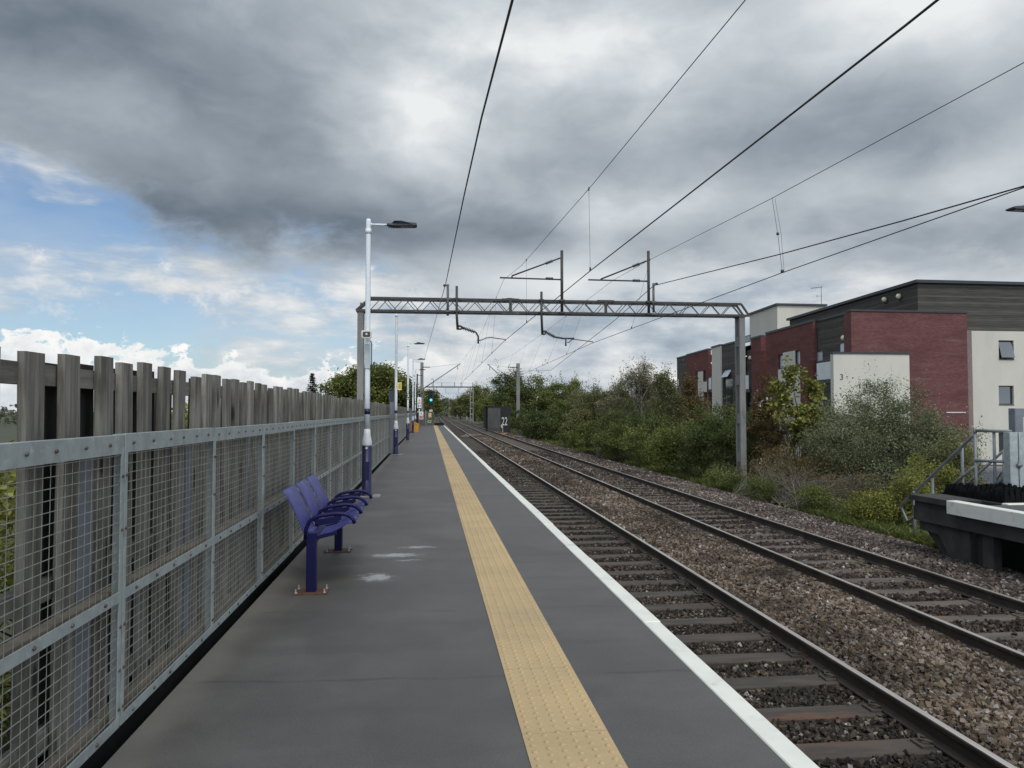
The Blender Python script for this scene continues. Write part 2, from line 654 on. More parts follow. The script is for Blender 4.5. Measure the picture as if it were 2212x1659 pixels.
def brick_mat(name, c1, c2, mortar, bw=0.225, bh=0.075, rnd=0.5):
    m, nt, b = base(name, 0.85, 0, 0.25)
    s = nt.nodes.new('ShaderNodeSeparateXYZ')
    nt.links.new(objvec(nt), s.inputs[0])
    x, y, z = (Nd(nt, s.outputs[i]) for i in range(3))
    v = combine(nt, x + y, z, 0.0)
    br = nt.nodes.new('ShaderNodeTexBrick')
    br.inputs['Scale'].default_value = 1.0
    br.inputs['Brick Width'].default_value = bw
    br.inputs['Row Height'].default_value = bh
    br.inputs['Mortar Size'].default_value = 0.009
    br.inputs['Color1'].default_value = (*c1, 1)
    br.inputs['Color2'].default_value = (*c2, 1)
    br.inputs['Mortar'].default_value = (*mortar, 1)
    nt.links.new(v, br.inputs['Vector'])
    n = noise(nt, objvec(nt, (0.35, 0.35, 1.3)), 0.8, 6, 0.65)
    c = mixc(nt, n.smooth(0.4, 0.72) * 0.55, br.outputs['Color'], tuple(0.62 * q for q in c1))
    c = mixc(nt, noise(nt, objvec(nt, (0.2, 0.2, 2.2)), 1.6, 5, 0.6).smooth(0.52, 0.8) * 0.4, c, tuple(min(1, 1.7 * q) for q in mortar))
    nt.links.new(c, b.inputs['Base Color'])
    return m


def plank_mat(name, c1, c2, ph=0.14):
    """horizontal timber boarding"""
    m, nt, b = base(name, 0.8, 0, 0.25)
    s = nt.nodes.new('ShaderNodeSeparateXYZ')
    nt.links.new(objvec(nt), s.inputs[0])
    z = Nd(nt, s.outputs[2]) * (1 / ph)
    row = z._m('FLOOR')
    fr = z._m('FRACT')
    wn = nt.nodes.new('ShaderNodeTexWhiteNoise')
    wn.noise_dimensions = '1D'
    nt.links.new(row.s, wn.inputs['W'])
    n = noise(nt, objvec(nt, (0.5, 0.5, 9)), 1.4, 6, 0.65)
    c = mixc(nt, (Nd(nt, wn.outputs['Value']) * 0.55 + n.smooth(0.3, 0.7) * 0.45).clamp(), c1, c2)
    c = mixc(nt, (fr - 0.5)._m('ABSOLUTE').smooth(0.44, 0.485) * 0.75, c, tuple(0.25 * q for q in c1))
    nt.links.new(c, b.inputs['Base Color'])
    bump(nt, b, n, 0.2, 0.01)
    return m


def glass_mat(name, tint=(0.02, 0.025, 0.03)):
    m, nt, b = base(name, 0.06, 0, 1.0)
    b.inputs['Base Color'].default_value = (*tint, 1)
    b.inputs['IOR'].default_value = 1.75
    bump(nt, b, noise(nt, objvec(nt), 0.9, 2, 0.5), 0.03, 0.05)
    return m


M = {}
M['asphalt'] = asphalt_mat()
M['tactile'] = tactile_mat()
M['white_line'] = pm('worn white edge paint', (0.68, 0.67, 0.60), (0.60, 0.59, 0.53), 0.65, scale=3, c3=(0.40, 0.39, 0.35), s3=2.6, bstr=0.1)
M['concrete'] = pm('weathered concrete', (0.235, 0.228, 0.215), (0.15, 0.146, 0.139), 0.9, scale=1.5, bstr=0.3, bscale=25, stretch=(1, 1, 0.35), c3=(0.09, 0.087, 0.082))
M['concrete_dark'] = pm('grimy shade-darkened concrete', (0.05, 0.047, 0.043), (0.018, 0.0172, 0.016), 0.9, scale=1.8, bstr=0.3, bscale=20)  # grime, darkened further to carry the shadow under the far platform
M['concrete_black'] = pm('shade black concrete', (0.022, 0.021, 0.02), (0.012, 0.012, 0.011), 0.95, scale=1.8, spec=0.2)  # black colour stands in for deep shade in voids and gaps
M['galv'] = pm('galvanised steel', (0.36, 0.40, 0.395), (0.275, 0.305, 0.31), 0.5, 0.3, scale=9, bstr=0.05, bscale=40, c3=(0.46, 0.49, 0.49), s3=20, rvar=0.2)
M['galv_dull'] = pm('dull galvanised steel', (0.20, 0.215, 0.24), (0.15, 0.16, 0.18), 0.6, 0.3, scale=5, rvar=0.15)
M['galv_rail'] = pm('weathered galvanised tube', (0.21, 0.23, 0.24), (0.14, 0.15, 0.155), 0.55, 0.3, scale=5)
M['wire'] = pm('galvanised wire', (0.36, 0.365, 0.34), (0.25, 0.255, 0.235), 0.5, 0.4, scale=20)
M['bolt'] = pm('rusting bolt heads', (0.07, 0.035, 0.03), (0.13, 0.12, 0.12), 0.6, 0.4, scale=6)
M['ledge'] = pm('muddy timber ledge', (0.20, 0.17, 0.13), (0.13, 0.11, 0.085), 0.9, scale=6, bstr=0.2)
M['board'] = wood_mat('weathered grey boards', (0.088, 0.081, 0.07), (0.265, 0.25, 0.22), (0.063, 0.056, 0.047))
M['board_back_shaded'] = wood_mat('weathered shade-darkened rear boards', (0.028, 0.027, 0.024), (0.06, 0.057, 0.05), (0.017, 0.016, 0.014))  # tones darkened to hold the shade behind the front boards
M['rail_wood'] = wood_mat('weathered timber rail', (0.10, 0.094, 0.083), (0.18, 0.17, 0.15), (0.06, 0.054, 0.045), axis='y')
M['navy'] = pm('navy gloss paint', (0.011, 0.012, 0.055), (0.008, 0.009, 0.04), 0.4, scale=2, spec=0.35, rvar=0.15, c3=(0.02, 0.021, 0.06), s3=4)
M['seat_blue'] = pm('worn violet blue bench paint', (0.038, 0.04, 0.185), (0.027, 0.029, 0.135), 0.45, scale=7, c3=(0.085, 0.088, 0.235), s3=11, rvar=0.3, bstr=0.12, bscale=30, spec=0.4)
M['bench_dark'] = pm('dark blue bench steel', (0.007, 0.007, 0.052), (0.005, 0.005, 0.038), 0.45, scale=4, rvar=0.2, spec=0.2, c3=(0.022, 0.019, 0.085), s3=9)
M['rust'] = pm('rusty steel plate', (0.10, 0.04, 0.02), (0.05, 0.022, 0.014), 0.85, scale=14, bstr=0.3, c3=(0.15, 0.065, 0.026), s3=8)
M['pole_white'] = pm('pale grey white pole paint', (0.66, 0.69, 0.72), (0.63, 0.66, 0.69), 0.5, scale=0.6, stretch=(1, 1, 0.3))
M['cone_grey'] = pm('pale grey base cone', (0.50, 0.52, 0.55), (0.42, 0.44, 0.46), 0.4, scale=6)
M['lantern'] = pm('dark grey lantern casting', (0.045, 0.05, 0.06), (0.03, 0.034, 0.04), 0.5, scale=6)
M['lens'] = pm('lantern lens', (0.12, 0.125, 0.13), (0.09, 0.095, 0.1), 0.2, scale=5)
M['grey_box'] = pm('grey cable trunking', (0.42, 0.45, 0.47), (0.36, 0.385, 0.4), 0.5, scale=5)
M['horn'] = pm('cream loudspeaker plastic', (0.55, 0.53, 0.48), (0.47, 0.455, 0.41), 0.5, scale=8)
M['horn_in'] = pm('dark loudspeaker throat', (0.05, 0.042, 0.036), (0.03, 0.026, 0.023), 0.7, scale=8)
M['black'] = pm('black enamel', (0.008, 0.008, 0.009), (0.006, 0.006, 0.007), 0.45, scale=4)
M['white'] = pm('white sign enamel', (0.75, 0.75, 0.74), (0.68, 0.68, 0.67), 0.5, scale=4)
M['yellow_sign'] = pm('yellow sign enamel', (0.70, 0.62, 0.24), (0.64, 0.56, 0.2), 0.5, scale=5)
M['yellow_ink'] = pm('amber sign printing', (0.50, 0.33, 0.03), (0.42, 0.28, 0.03), 0.5, scale=5)
M['green_sign'] = pm('pale green yellow sign', (0.42, 0.50, 0.22), (0.36, 0.44, 0.2), 0.5, scale=5)
M['red_sign'] = pm('faded red sign panel', (0.42, 0.12, 0.11), (0.36, 0.1, 0.1), 0.5, scale=5)
M['grit_yellow'] = pm('grit bin yellow plastic', (0.56, 0.27, 0.015), (0.47, 0.22, 0.012), 0.45, scale=3)
M['steel_dark'] = pm('weathered gantry steel', (0.058, 0.054, 0.051), (0.036, 0.034, 0.033), 0.65, 0.2, scale=3, c3=(0.10, 0.083, 0.068), s3=4)
M['steel_light'] = pm('galvanised gantry steel', (0.135, 0.135, 0.132), (0.085, 0.085, 0.083), 0.55, 0.3, scale=3)
M['insul'] = pm('brown grey insulator', (0.045, 0.042, 0.05), (0.03, 0.028, 0.034), 0.3, scale=8)
M['cable'] = pm('dark overhead wire', (0.022, 0.022, 0.024), (0.016, 0.016, 0.018), 0.5, 0.3, scale=2)
M['wire_grey'] = pm('grey overhead wire', (0.06, 0.062, 0.065), (0.045, 0.047, 0.05), 0.5, 0.4, scale=2)
M['rail_side'] = pm('rail web rust and grease', (0.042, 0.029, 0.02), (0.02, 0.015, 0.012), 0.75, 0.05, scale=2.5, c3=(0.085, 0.048, 0.025), s3=3)
M['rail_head'] = pm('polished rail head', (0.62, 0.56, 0.52), (0.52, 0.46, 0.42), 0.3, 0.7, scale=3, stretch=(8, 0.3, 8), c3=(0.40, 0.27, 0.19), s3=1.5)
M['sleeper'] = pm('stained sleeper', (0.074, 0.059, 0.047), (0.036, 0.03, 0.025), 0.9, scale=3, bstr=0.35, bscale=20, c3=(0.11, 0.052, 0.03), s3=1.6, rnd=True, stretch=(0.6, 2.5, 1))
M['sleeper_far'] = pm('brown dusty sleeper', (0.115, 0.092, 0.072), (0.06, 0.05, 0.042), 0.9, scale=3, bstr=0.25, bscale=20, c3=(0.15, 0.08, 0.04), s3=1.3, rnd=True, stretch=(0.6, 2.5, 1))
M['soil'] = pm('rough trackside soil', (0.055, 0.05, 0.03), (0.035, 0.045, 0.018), 1.0, scale=0.5, c3=(0.05, 0.07, 0.02), s3=0.3)
M['road'] = pm('estate road asphalt', (0.07, 0.07, 0.07), (0.055, 0.055, 0.056), 0.9, scale=0.7)
M['render'] = pm('cream render', (0.53, 0.505, 0.435), (0.485, 0.46, 0.40), 0.9, scale=0.7, stretch=(1, 1, 0.35), bstr=0.08, c3=(0.45, 0.44, 0.39), s3=0.5)
M['brick'] = brick_mat('dark red brick', (0.115, 0.028, 0.026), (0.16, 0.046, 0.04), (0.11, 0.072, 0.068))
M['brick_end'] = brick_mat('purple red brick', (0.105, 0.031, 0.031), (0.155, 0.055, 0.053), (0.12, 0.08, 0.08))
M['timber'] = plank_mat('dark stained timber boarding', (0.036, 0.033, 0.029), (0.105, 0.097, 0.085))
M['fascia'] = pm('dark roof edge metal', (0.035, 0.042, 0.05), (0.028, 0.033, 0.04), 0.5, 0.2, scale=2)
M['frame'] = pm('dark grey window frame', (0.05, 0.055, 0.065), (0.04, 0.045, 0.052), 0.5, scale=2)
M['glass'] = glass_mat('window glass')
M['pale_pane'] = pm('pale opaque window pane', (0.42, 0.47, 0.50), (0.34, 0.385, 0.42), 0.25, scale=1.4, spec=0.8)  # pale opaque tone used for some of the panes
M['panel'] = pm('white balcony panel', (0.60, 0.62, 0.63), (0.52, 0.54, 0.55), 0.45, scale=2)
M['globe'] = pm('opal wall globe', (0.62, 0.58, 0.42), (0.55, 0.51, 0.37), 0.3, scale=2)
M['mat_black'] = pm('black rubber deterrent mat', (0.006, 0.006, 0.006), (0.004, 0.004, 0.004), 0.9, scale=5, spec=0.1)
M['signal_black'] = pm('dark signal housing', (0.012, 0.018, 0.022), (0.009, 0.013, 0.016), 0.5, scale=4)
M['hut'] = pm('stained concrete hut', (0.105, 0.098, 0.096), (0.07, 0.066, 0.064), 0.9, scale=1.3, stretch=(1, 1, 0.4))
M['hut_dark'] = pm('very dark hut wall', (0.022, 0.022, 0.021), (0.014, 0.014, 0.013), 0.9, scale=1.3)
M['paint_white'] = pm('white brushed paint', (0.62, 0.62, 0.62), (0.5, 0.5, 0.5), 0.7, scale=9)
M['paint_pink'] = pm('pink paint', (0.72, 0.30, 0.33), (0.75, 0.6, 0.6), 0.7, scale=4)
M['end_fence'] = wood_mat('platform end boards', (0.075, 0.07, 0.064), (0.11, 0.103, 0.095), (0.05, 0.046, 0.042))
M['car'] = pm('dark car paint', (0.012, 0.013, 0.016), (0.01, 0.011, 0.013), 0.2, 0.2, scale=2, spec=0.7)
M['car_blue'] = pm('dark blue grey car paint', (0.018, 0.024, 0.04), (0.015, 0.02, 0.034), 0.2, 0.2, scale=2, spec=0.7)
M['tyre'] = pm('tyre rubber', (0.015, 0.015, 0.015), (0.01, 0.01, 0.01), 0.85, scale=9)
M['alloy'] = pm('alloy wheel', (0.4, 0.4, 0.42), (0.3, 0.3, 0.32), 0.35, 0.7, scale=9)
M['lamp_clear'] = pm('clear headlamp', (0.6, 0.62, 0.65), (0.45, 0.47, 0.5), 0.15, 0.3, scale=9)
bark = pm('tree bark', (0.055, 0.045, 0.035), (0.03, 0.025, 0.02), 0.95, scale=3, stretch=(3, 3, 0.6))
bark_pale = pm('pale twig bark', (0.20, 0.175, 0.145), (0.12, 0.105, 0.088), 0.95, scale=3)

# ------------------------------------------------------------------ ground
def grid_sheet(name, xs, ys, zf, mat, label=None):
    X, Y = np.meshgrid(xs, ys)
    Z = zf(X, Y)
    V = np.stack([X + (off(Y) if name in ('ballast',) else 0), Y, Z], -1).reshape(-1, 3)
    nx, ny = len(xs), len(ys)
    i = np.arange(ny - 1)[:, None] * nx + np.arange(nx - 1)[None, :]
    F = np.stack([i, i + 1, i + 1 + nx, i + nx], -1).reshape(-1, 4)
    o = link(name, mesh_np(name, V, F, mat, True))
    tag(o, kind='structure')
    return o


def ground_z(X, Y):
    z = np.full_like(X, -1.42)
    z = z - 0.55 * np.clip((X - 16) / 6, 0, 1)                  # estate lies lower than the line
    z = z + 0.55 * np.clip((Y - 42) / 60, 0, 1) * np.clip((X - 10) / 3, 0, 1) * np.clip((30 - X) / 12, 0, 1)
    return z


xs = np.concatenate([[-2500, -800, -300, -120, -60, -30, -15, -8], np.arange(-4, 40, 1.0), [45, 60, 90, 150, 300, 800, 2500]])
ys = np.concatenate([[-1500, -400, -100, -40], np.arange(-20, 130, 2.0), [150, 180, 220, 300, 400, 600, 1000, 2000, 4500]])
grid_sheet('ground', xs, ys, ground_z, M['soil'])

BAL = [(1.9, -1.11), (2.15, -1.07), (2.45, -1.05), (3.1, -1.045), (3.65, -1.04), (3.95, -0.985), (4.35, -0.955), (4.8, -0.93), (5.3, -0.95),
       (5.62, -1.0), (5.85, -1.035), (6.5, -1.035), (7.2, -1.03), (7.45, -0.985), (8.1, -0.985), (8.7, -1.02), (9.4, -1.11), (10.1, -1.28), (11.0, -1.5)]
bxp = np.array([p[0] for p in BAL]); bzp = np.array([p[1] for p in BAL])


def bal_z(X):
    return np.interp(X, bxp, bzp)


def ballast_ground_mat():
    m, nt, b = base('ballast bed', 0.95, 0, 0.2)
    v = objvec(nt)
    vo = nt.nodes.new('ShaderNodeTexVoronoi')
    vo.inputs['Scale'].default_value = 16
    nt.links.new(v, vo.inputs['Vector'])
    sp_ = nt.nodes.new('ShaderNodeSeparateColor')
    nt.links.new(vo.outputs['Color'], sp_.inputs[0])
    c = ramp(nt, Nd(nt, sp_.outputs[0]), [(0, (0.03, 0.022, 0.018)), (0.35, (0.085, 0.06, 0.045)), (0.7, (0.15, 0.115, 0.09)), (0.93, (0.2, 0.165, 0.14)), (1, (0.4, 0.38, 0.36))])
    d = Nd(nt, vo.outputs['Distance'])
    c = mixc(nt, d.smooth(0.3, 0.62) * 0.85, c, (0.016, 0.012, 0.01))
    s = nt.nodes.new('ShaderNodeSeparateXYZ')
    nt.links.new(v, s.inputs[0])
    x, y = Nd(nt, s.outputs[0]), Nd(nt, s.outputs[1])
    xr = x - y * 0.0028 - y.sq() * 1.0e-5
    grime = (((xr - 3.0) * (1 / 1.05)).sq().sq() * -1.0).exp() * 0.75 + (((xr - 6.55) * (1 / 0.9)).sq().sq() * -1.0).exp() * 0.42
    c = mixc(nt, grime, c, (0.022, 0.018, 0.016))
    nt.links.new(c, b.inputs['Base Color'])
    bump(nt, b, d * -1.0, 0.9, 0.05)
    return m


M['ballast'] = ballast_ground_mat()
bys = np.concatenate([np.arange(-12, 60, 1.0), np.arange(60, 200, 5.0), np.arange(200, 421, 20.0)])
grid_sheet('ballast', bxp, bys, lambda X, Y: bal_z(X) - 0.012, M['ballast'])

# ------------------------------------------------------------------ near platform
PEND = 87.0
mb = MB()
mb.box(-1.37, 1.52, -9, PEND, -0.16, -0.0)
link('platform_surface', bpy.data.meshes.new('x')).name = 'tmp_x'
bpy.data.objects.remove(bpy.data.objects['tmp_x'])
o = mb.build('platform_surface', M['asphalt']); tag(o, kind='structure')
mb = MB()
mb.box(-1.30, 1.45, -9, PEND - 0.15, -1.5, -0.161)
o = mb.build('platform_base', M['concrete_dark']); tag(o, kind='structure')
# edge slabs with the painted nosing, laid a little unevenly
mb = MB()
y = -9.0
while y < PEND - 0.02:
    L = min(2.4, PEND - y)
    j = random.uniform(-0.008, 0.008)
    mb.rbox(1.521 + 0.0, 1.65 + j, y + 0.003, y + L - 0.003, -0.15, 0.006 + random.uniform(-0.002, 0.002), 0.006)
    y += L
o = mb.build('platform_edge', M['white_line']); tag(o, kind='structure')

# tactile strip with its blisters
mb = MB(); mb.box(0.433, 0.836, -9, PEND - 1.0, -0.05, 0.005)
strip = mb.build('tactile_paving', M['tactile']); tag(strip, kind='structure')
rows = np.arange(1.6, PEND - 1.1, 0.0667)
cx, cy = [], []
for i, yy in enumerate(rows):
    for k in range(6):
        cx.append(0.433 + 0.0336 + 0.0672 * k); cy.append(yy + (0.0 if k % 2 == 0 else 0.0333))
cx, cy = np.array(cx), np.array(cy)
prof = [(0.0145, 0.0), (0.0125, 0.0055), (0.008, 0.0075)]
vs, n = [], 8
ang = np.arange(n) * 2 * np.pi / n
tv = np.concatenate([np.stack([r * np.cos(ang), r * np.sin(ang), np.full(n, h)], -1) for r, h in prof])
V = (tv[None] + np.stack([cx, cy, np.full_like(cx, 0.005)], -1)[:, None, :]).reshape(-1, 3)
tf = [(i * n + k, i * n + (k + 1) % n, (i + 1) * n + (k + 1) % n, (i + 1) * n + k) for i in range(2) for k in range(n)]
tf += [(16, 17, 18, 19), (16, 19, 20, 23), (20, 21, 22, 23)]
F = (np.array(tf)[None] + (np.arange(len(cx)) * 24)[:, None, None]).reshape(-1, 4)
bl = link('paving_blisters', mesh_np('paving_blisters', V, F, M['tactile'], True), strip)

# ------------------------------------------------------------------ rails, sleepers, ballast stones
RX = (2.29, 3.83, 5.72, 7.31)
RTOP = -0.85
RP = [(-0.07, -0.159), (0.07, -0.159), (0.07, -0.147), (0.012, -0.128), (0.010, -0.05), (0.034, -0.036), (0.036, -0.008), (0.028, 0.0),
      (-0.028, 0.0), (-0.036, -0.008), (-0.034, -0.036), (-0.010, -0.05), (-0.012, -0.128), (-0.07, -0.147)]


def rail(x0, parent):
    ysr = np.concatenate([np.arange(-10, 100, 2.0), np.arange(100, 421, 10.0)])
    side, head = MB(), MB()
    n = len(RP)
    vs = [(x0 + off(y) + px_, y, RTOP + pz) for y in ysr for px_, pz in RP]
    fs, fh = [], []
    for i in range(len(ysr) - 1):
        for k in range(n):
            f = (i * n + k, i * n + (k + 1) % n, (i + 1) * n + (k + 1) % n, (i + 1) * n + k)
            (fh if k in (7,) else fs).append(f)
    side.add(vs, fs); head.add(vs, fh)
    r = side.build('rail', M['rail_side'], parent, fix=False)
    head.build('rail_head', M['rail_head'], r, fix=False)


def sleeper_mesh(L):
    m = MB(); m.rbox(-L / 2, L / 2, -0.125, 0.125, -0.13, 0.0, 0.012)
    for rx in (-0.78, 0.78):                                            # chairs and spring clips
        for sx in (-0.125, 0.125):
            m.rbox(rx + sx - 0.05, rx + sx + 0.05, -0.075, 0.075, 0.0, 0.022, 0.004)
            m.tube([(rx + sx * 0.6, -0.05, 0.035), (rx + sx, -0.055, 0.055), (rx + sx * 1.15, 0.0, 0.04), (rx + sx, 0.05, 0.055), (rx + sx * 0.6, 0.045, 0.035)], 0.011, 5)
    return m


def track(label, xa, xb, spacing, y0, nmain, smat):
    t = thing('railway_track', label, 'track', ((xa + xb) / 2, 0, RTOP - 0.16))
    rail(xa - (xa + xb) / 2, t); rail(xb - (xa + xb) / 2, t)
    for ch in t.children:
        ch.location.z = -(RTOP - 0.16)
    first = None
    rest = MB()
    i = 0
    y = y0
    sl = []
    while y < 330:
        sl.append(y)
        if i < nmain:
            if first is None:
                first = sleeper_mesh(2.6).build('sleeper', M[smat], t)
                s_ = first
            else:
                s_ = first.copy(); COL.objects.link(s_)
            s_.location = (off(y) + random.uniform(-0.03, 0.03), y + random.uniform(-0.015, 0.015), random.uniform(-0.006, 0.006))
            s_.rotation_euler = (0, 0, random.uniform(-0.012, 0.012))
        else:
            rest.box(off(y) - 1.3, off(y) + 1.3, y - 0.125, y + 0.125, -0.13, 0.0)
        y += spacing; i += 1
    r = rest.build('sleeper', M[smat], t); r['kind'] = 'stuff'
    return sl


SP1 = track('near railway track with dark stained sleepers running beside the platform edge', RX[0], RX[1], 0.705, 2.02, 100, 'sleeper')
SP2 = track('far railway track with brown sleepers half buried in ballast', RX[2], RX[3], 0.705, 5.3, 100, 'sleeper_far')

STV = np.array([(-1, -1, -1), (1, -1, -1), (1, 1, -1), (-1, 1, -1), (-1, -1, 1), (1, -1, 1), (1, 1, 1), (-1, 1, 1)], float) * 0.72
STF = np.array([(3, 2, 1, 0), (4, 5, 6, 7), (0, 1, 5, 4), (1, 2, 6, 5), (2, 3, 7, 6), (3, 0, 4, 7)])


def rotmats(n):
    q = rng.normal(size=(n, 4)); q /= np.linalg.norm(q, axis=1)[:, None]
    w, x, y, z = q.T
    return np.stack([np.stack([1 - 2 * (y * y + z * z), 2 * (x * y - z * w), 2 * (x * z + y * w)], -1),
                     np.stack([2 * (x * y + z * w), 1 - 2 * (x * x + z * z), 2 * (y * z - x * w)], -1),
                     np.stack([2 * (x * z - y * w), 2 * (y * z + x * w), 1 - 2 * (x * x + y * y)], -1)], 1)


def stones(name, label, xlo, xhi, bands, mat, keep=None):
    Ps, Ss = [], []
    for (ya, yb, dens, s0, s1) in bands:
        n = int((xhi - xlo) * (yb - ya) * dens)
        x = rng.uniform(xlo, xhi, n); y = rng.uniform(ya, yb, n)
        s = rng.uniform(s0, s1, n)
        k = np.ones(n, bool)
        for rx in RX:
            k &= np.abs(x - rx) > 0.085
        if keep is not None:
            k &= keep(x, y)
        x, y, s = x[k], y[k], s[k]
        z = bal_z(x) + rng.uniform(-0.3, 0.75, len(x)) * s
        Ps.append(np.stack([x + off(y), y, z], -1)); Ss.append(s)
    Pp, S = np.concatenate(Ps), np.concatenate(Ss)
    n = len(Pp)
    loc = STV[None] * (1 + rng.uniform(-0.38, 0.38, (n, 8, 3)))
    loc[:, 4:, :2] *= rng.uniform(0.35, 0.85, (n, 1, 2))
    loc = loc * (S[:, None, None] * rng.uniform(0.62, 1.2, (n, 1, 3)))
    V = np.einsum('nij,nkj->nki', rotmats(n), loc) + Pp[:, None, :]
    F = (STF[None] + (np.arange(n) * 8)[:, None, None]).reshape(-1, 4)
    o = link(name, mesh_np(name, V.reshape(-1, 3), F, mat))
    tag(o, label, 'ballast', kind='stuff')
    return o


STONE = stone_mat('tan ballast stone', [(0, (0.03, 0.022, 0.017)), (0.22, (0.075, 0.053, 0.037)), (0.45, (0.135, 0.098, 0.066)), (0.68, (0.20, 0.152, 0.105)),
                                        (0.86, (0.21, 0.17, 0.15)), (0.975, (0.28, 0.24, 0.21)), (0.99, (0.45, 0.43, 0.4)), (1, (0.5, 0.48, 0.45))], (0.05, 0.036, 0.026), 0.7)
STONE_D = stone_mat('oily ballast stone', [(0, (0.018, 0.015, 0.013)), (0.45, (0.045, 0.036, 0.029)), (0.8, (0.09, 0.07, 0.05)), (0.95, (0.16, 0.125, 0.085)), (1, (0.4, 0.38, 0.34))],
                    (0.02, 0.016, 0.014), 0.7)
STONE_M = stone_mat('brown ballast stone', [(0, (0.022, 0.016, 0.013)), (0.4, (0.07, 0.05, 0.038)), (0.8, (0.13, 0.097, 0.075)), (0.95, (0.2, 0.16, 0.13)), (1, (0.5, 0.47, 0.44))],
                    (0.035, 0.025, 0.02), 0.7)


def off_sleepers(sl0, lo=0.33):
    def k(x, y):
        ph = ((y - sl0 + 0.3525) % 0.705) - 0.3525
        return (np.abs(ph + 0.02 * np.sin(x * 9 + y)) > 0.118) | (rng.uniform(size=len(x)) < 0.06)
    return k


stones('ballast_stones', 'dark oily ballast stones between the sleepers of the near track', 2.0, 3.8, [(1.5, 12, 950, .013, .027), (12, 26, 520, .018, .032), (26, 50, 150, .03, .05)], STONE_D, off_sleepers(2.02))
stones('ballast_stones', 'heap of tan ballast stones between the two tracks', 3.86, 5.72, [(3.0, 10, 1100, .017, .035), (10, 20, 760, .019, .039), (20, 36, 320, .027, .048), (36, 80, 90, .04, .06)], STONE)
stones('ballast_stones', 'brown ballast stones between the rails of the far track', 5.76, 7.31, [(5.5, 14, 600, .018, .035), (14, 26, 420, .022, .04), (26, 50, 140, .03, .05)], STONE_M, off_sleepers(5.3))
stones('ballast_stones', 'pinkish brown ballast shoulder beyond the far track', 7.35, 10.4, [(7, 16, 520, .02, .036), (16, 28, 420, .024, .042), (28, 46, 170, .03, .055), (46, 95, 70, .04, .07)],
       stone_mat('pinkish ballast stone', [(0, (0.035, 0.026, 0.022)), (0.3, (0.09, 0.066, 0.053)), (0.65, (0.165, 0.127, 0.107)), (0.9, (0.22, 0.18, 0.157)), (1, (0.5, 0.47, 0.44))], (0.06, 0.045, 0.037), 0.5))

# ------------------------------------------------------------------ galvanised mesh barrier
FX = -1.43
mf = thing('mesh_barrier', 'long galvanised steel barrier of wire mesh panels along the back of the platform', 'fence', (FX, 0, 0))
PL, PW = 1.53, 1.521
def flat(mb, y0, y1, z0, z1, x0=-0.005, x1=0.0):
    mb.box(x0, x1, y0, y1, z0, z1)
fr = MB()
flat(fr, 0, PW, 1.305, 1.392); fr.box(-0.06, -0.005, 0, PW, 1.387, 1.392)               # top angle
flat(fr, 0, 0.03, 0.035, 1.305); flat(fr, PW - 0.03, PW, 0.035, 1.305)                   # upright legs of the angles
fr.box(-0.045, -0.005, 0, 0.004, 0.035, 1.305); fr.box(-0.045, -0.005, PW - 0.004, PW, 0.035, 1.305)
flat(fr, 0.03, PW - 0.03, 0.615, 0.665); flat(fr, 0.03, PW - 0.03, 0.035, 0.082)
fr.box(-0.05, -0.005, 0.03, PW - 0.03, 0.035, 0.039)
ms = MB()
for z in np.arange(0.095, 1.30, 0.0445):
    if 0.60 < z < 0.675: continue
    ms.obox((-0.009, 0.02, z), (-0.009, PW - 0.02, z), 0.0024, 0.0028)
for y in np.arange(0.055, PW - 0.03, 0.0605):
    ms.obox((-0.0125, y, 0.05), (-0.0125, y, 1.31), 0.0022, 0.0022)
bt = MB()
for z, ys_ in ((1.35, np.arange(0.12, PW, 0.25)), (0.64, np.arange(0.14, PW, 0.3)), (0.058, np.arange(0.14, PW, 0.28))):
    for y in ys_:
        bt.lathe([(0.0095, 0), (0.0095, 0.005), (0.006, 0.009)], 6, (0.0, y + random.uniform(-0.03, 0.03), z), 'x')
for y in (0.015, PW - 0.015):
    for z in (1.2, 0.95, 0.5, 0.3, 0.12):
        bt.lathe([(0.0085, 0), (0.0085, 0.005), (0.005, 0.008)], 6, (0.0, y, z), 'x')
lg = MB(); lg.box(-0.115, -0.052, 0.0, PW, 0.60, 0.652); lg.box(-0.115, -0.052, 0.0, PW, 0.0, 0.078)
nfr = len(fr.f)
fr.add(bt.v, bt.f)
p0 = fr.build('panel', M['galv'], mf)
p0.data.materials.append(M['bolt'])
for pi in range(nfr, len(p0.data.polygons)): p0.data.polygons[pi].material_index = 1
w0 = ms.build('wire_mesh', M['wire'], p0); l0 = lg.build('timber_ledge', M['ledge'], p0)
npan = 0
for i in range(-2, 57):
    y = 0.755 + PL * i
    if y + PL > PEND - 0.4: break
    if i == -2: p = p0
    else:
        p = dup(p0, mf)
    p.location = (random.uniform(-0.003, 0.003), y, random.uniform(-0.003, 0.003))
ps = MB(); ps.box(-0.05, 0.05, -0.075, 0.075, -0.02, 1.36)
po = None
for i in range(-2, 57):
    y = 0.755 + PL * i - 0.12
    if y > PEND - 1: break
    if po is None: q = po = ps.build('post', M['galv_dull'], mf)
    else:
        q = po.copy(); COL.objects.link(q)
    q.location = (-0.17, y, 0)
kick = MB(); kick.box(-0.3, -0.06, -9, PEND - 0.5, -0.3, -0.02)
kick.build('ground_beam', M['concrete_black'], mf)  # its black carries the shadow in the gap below the panels

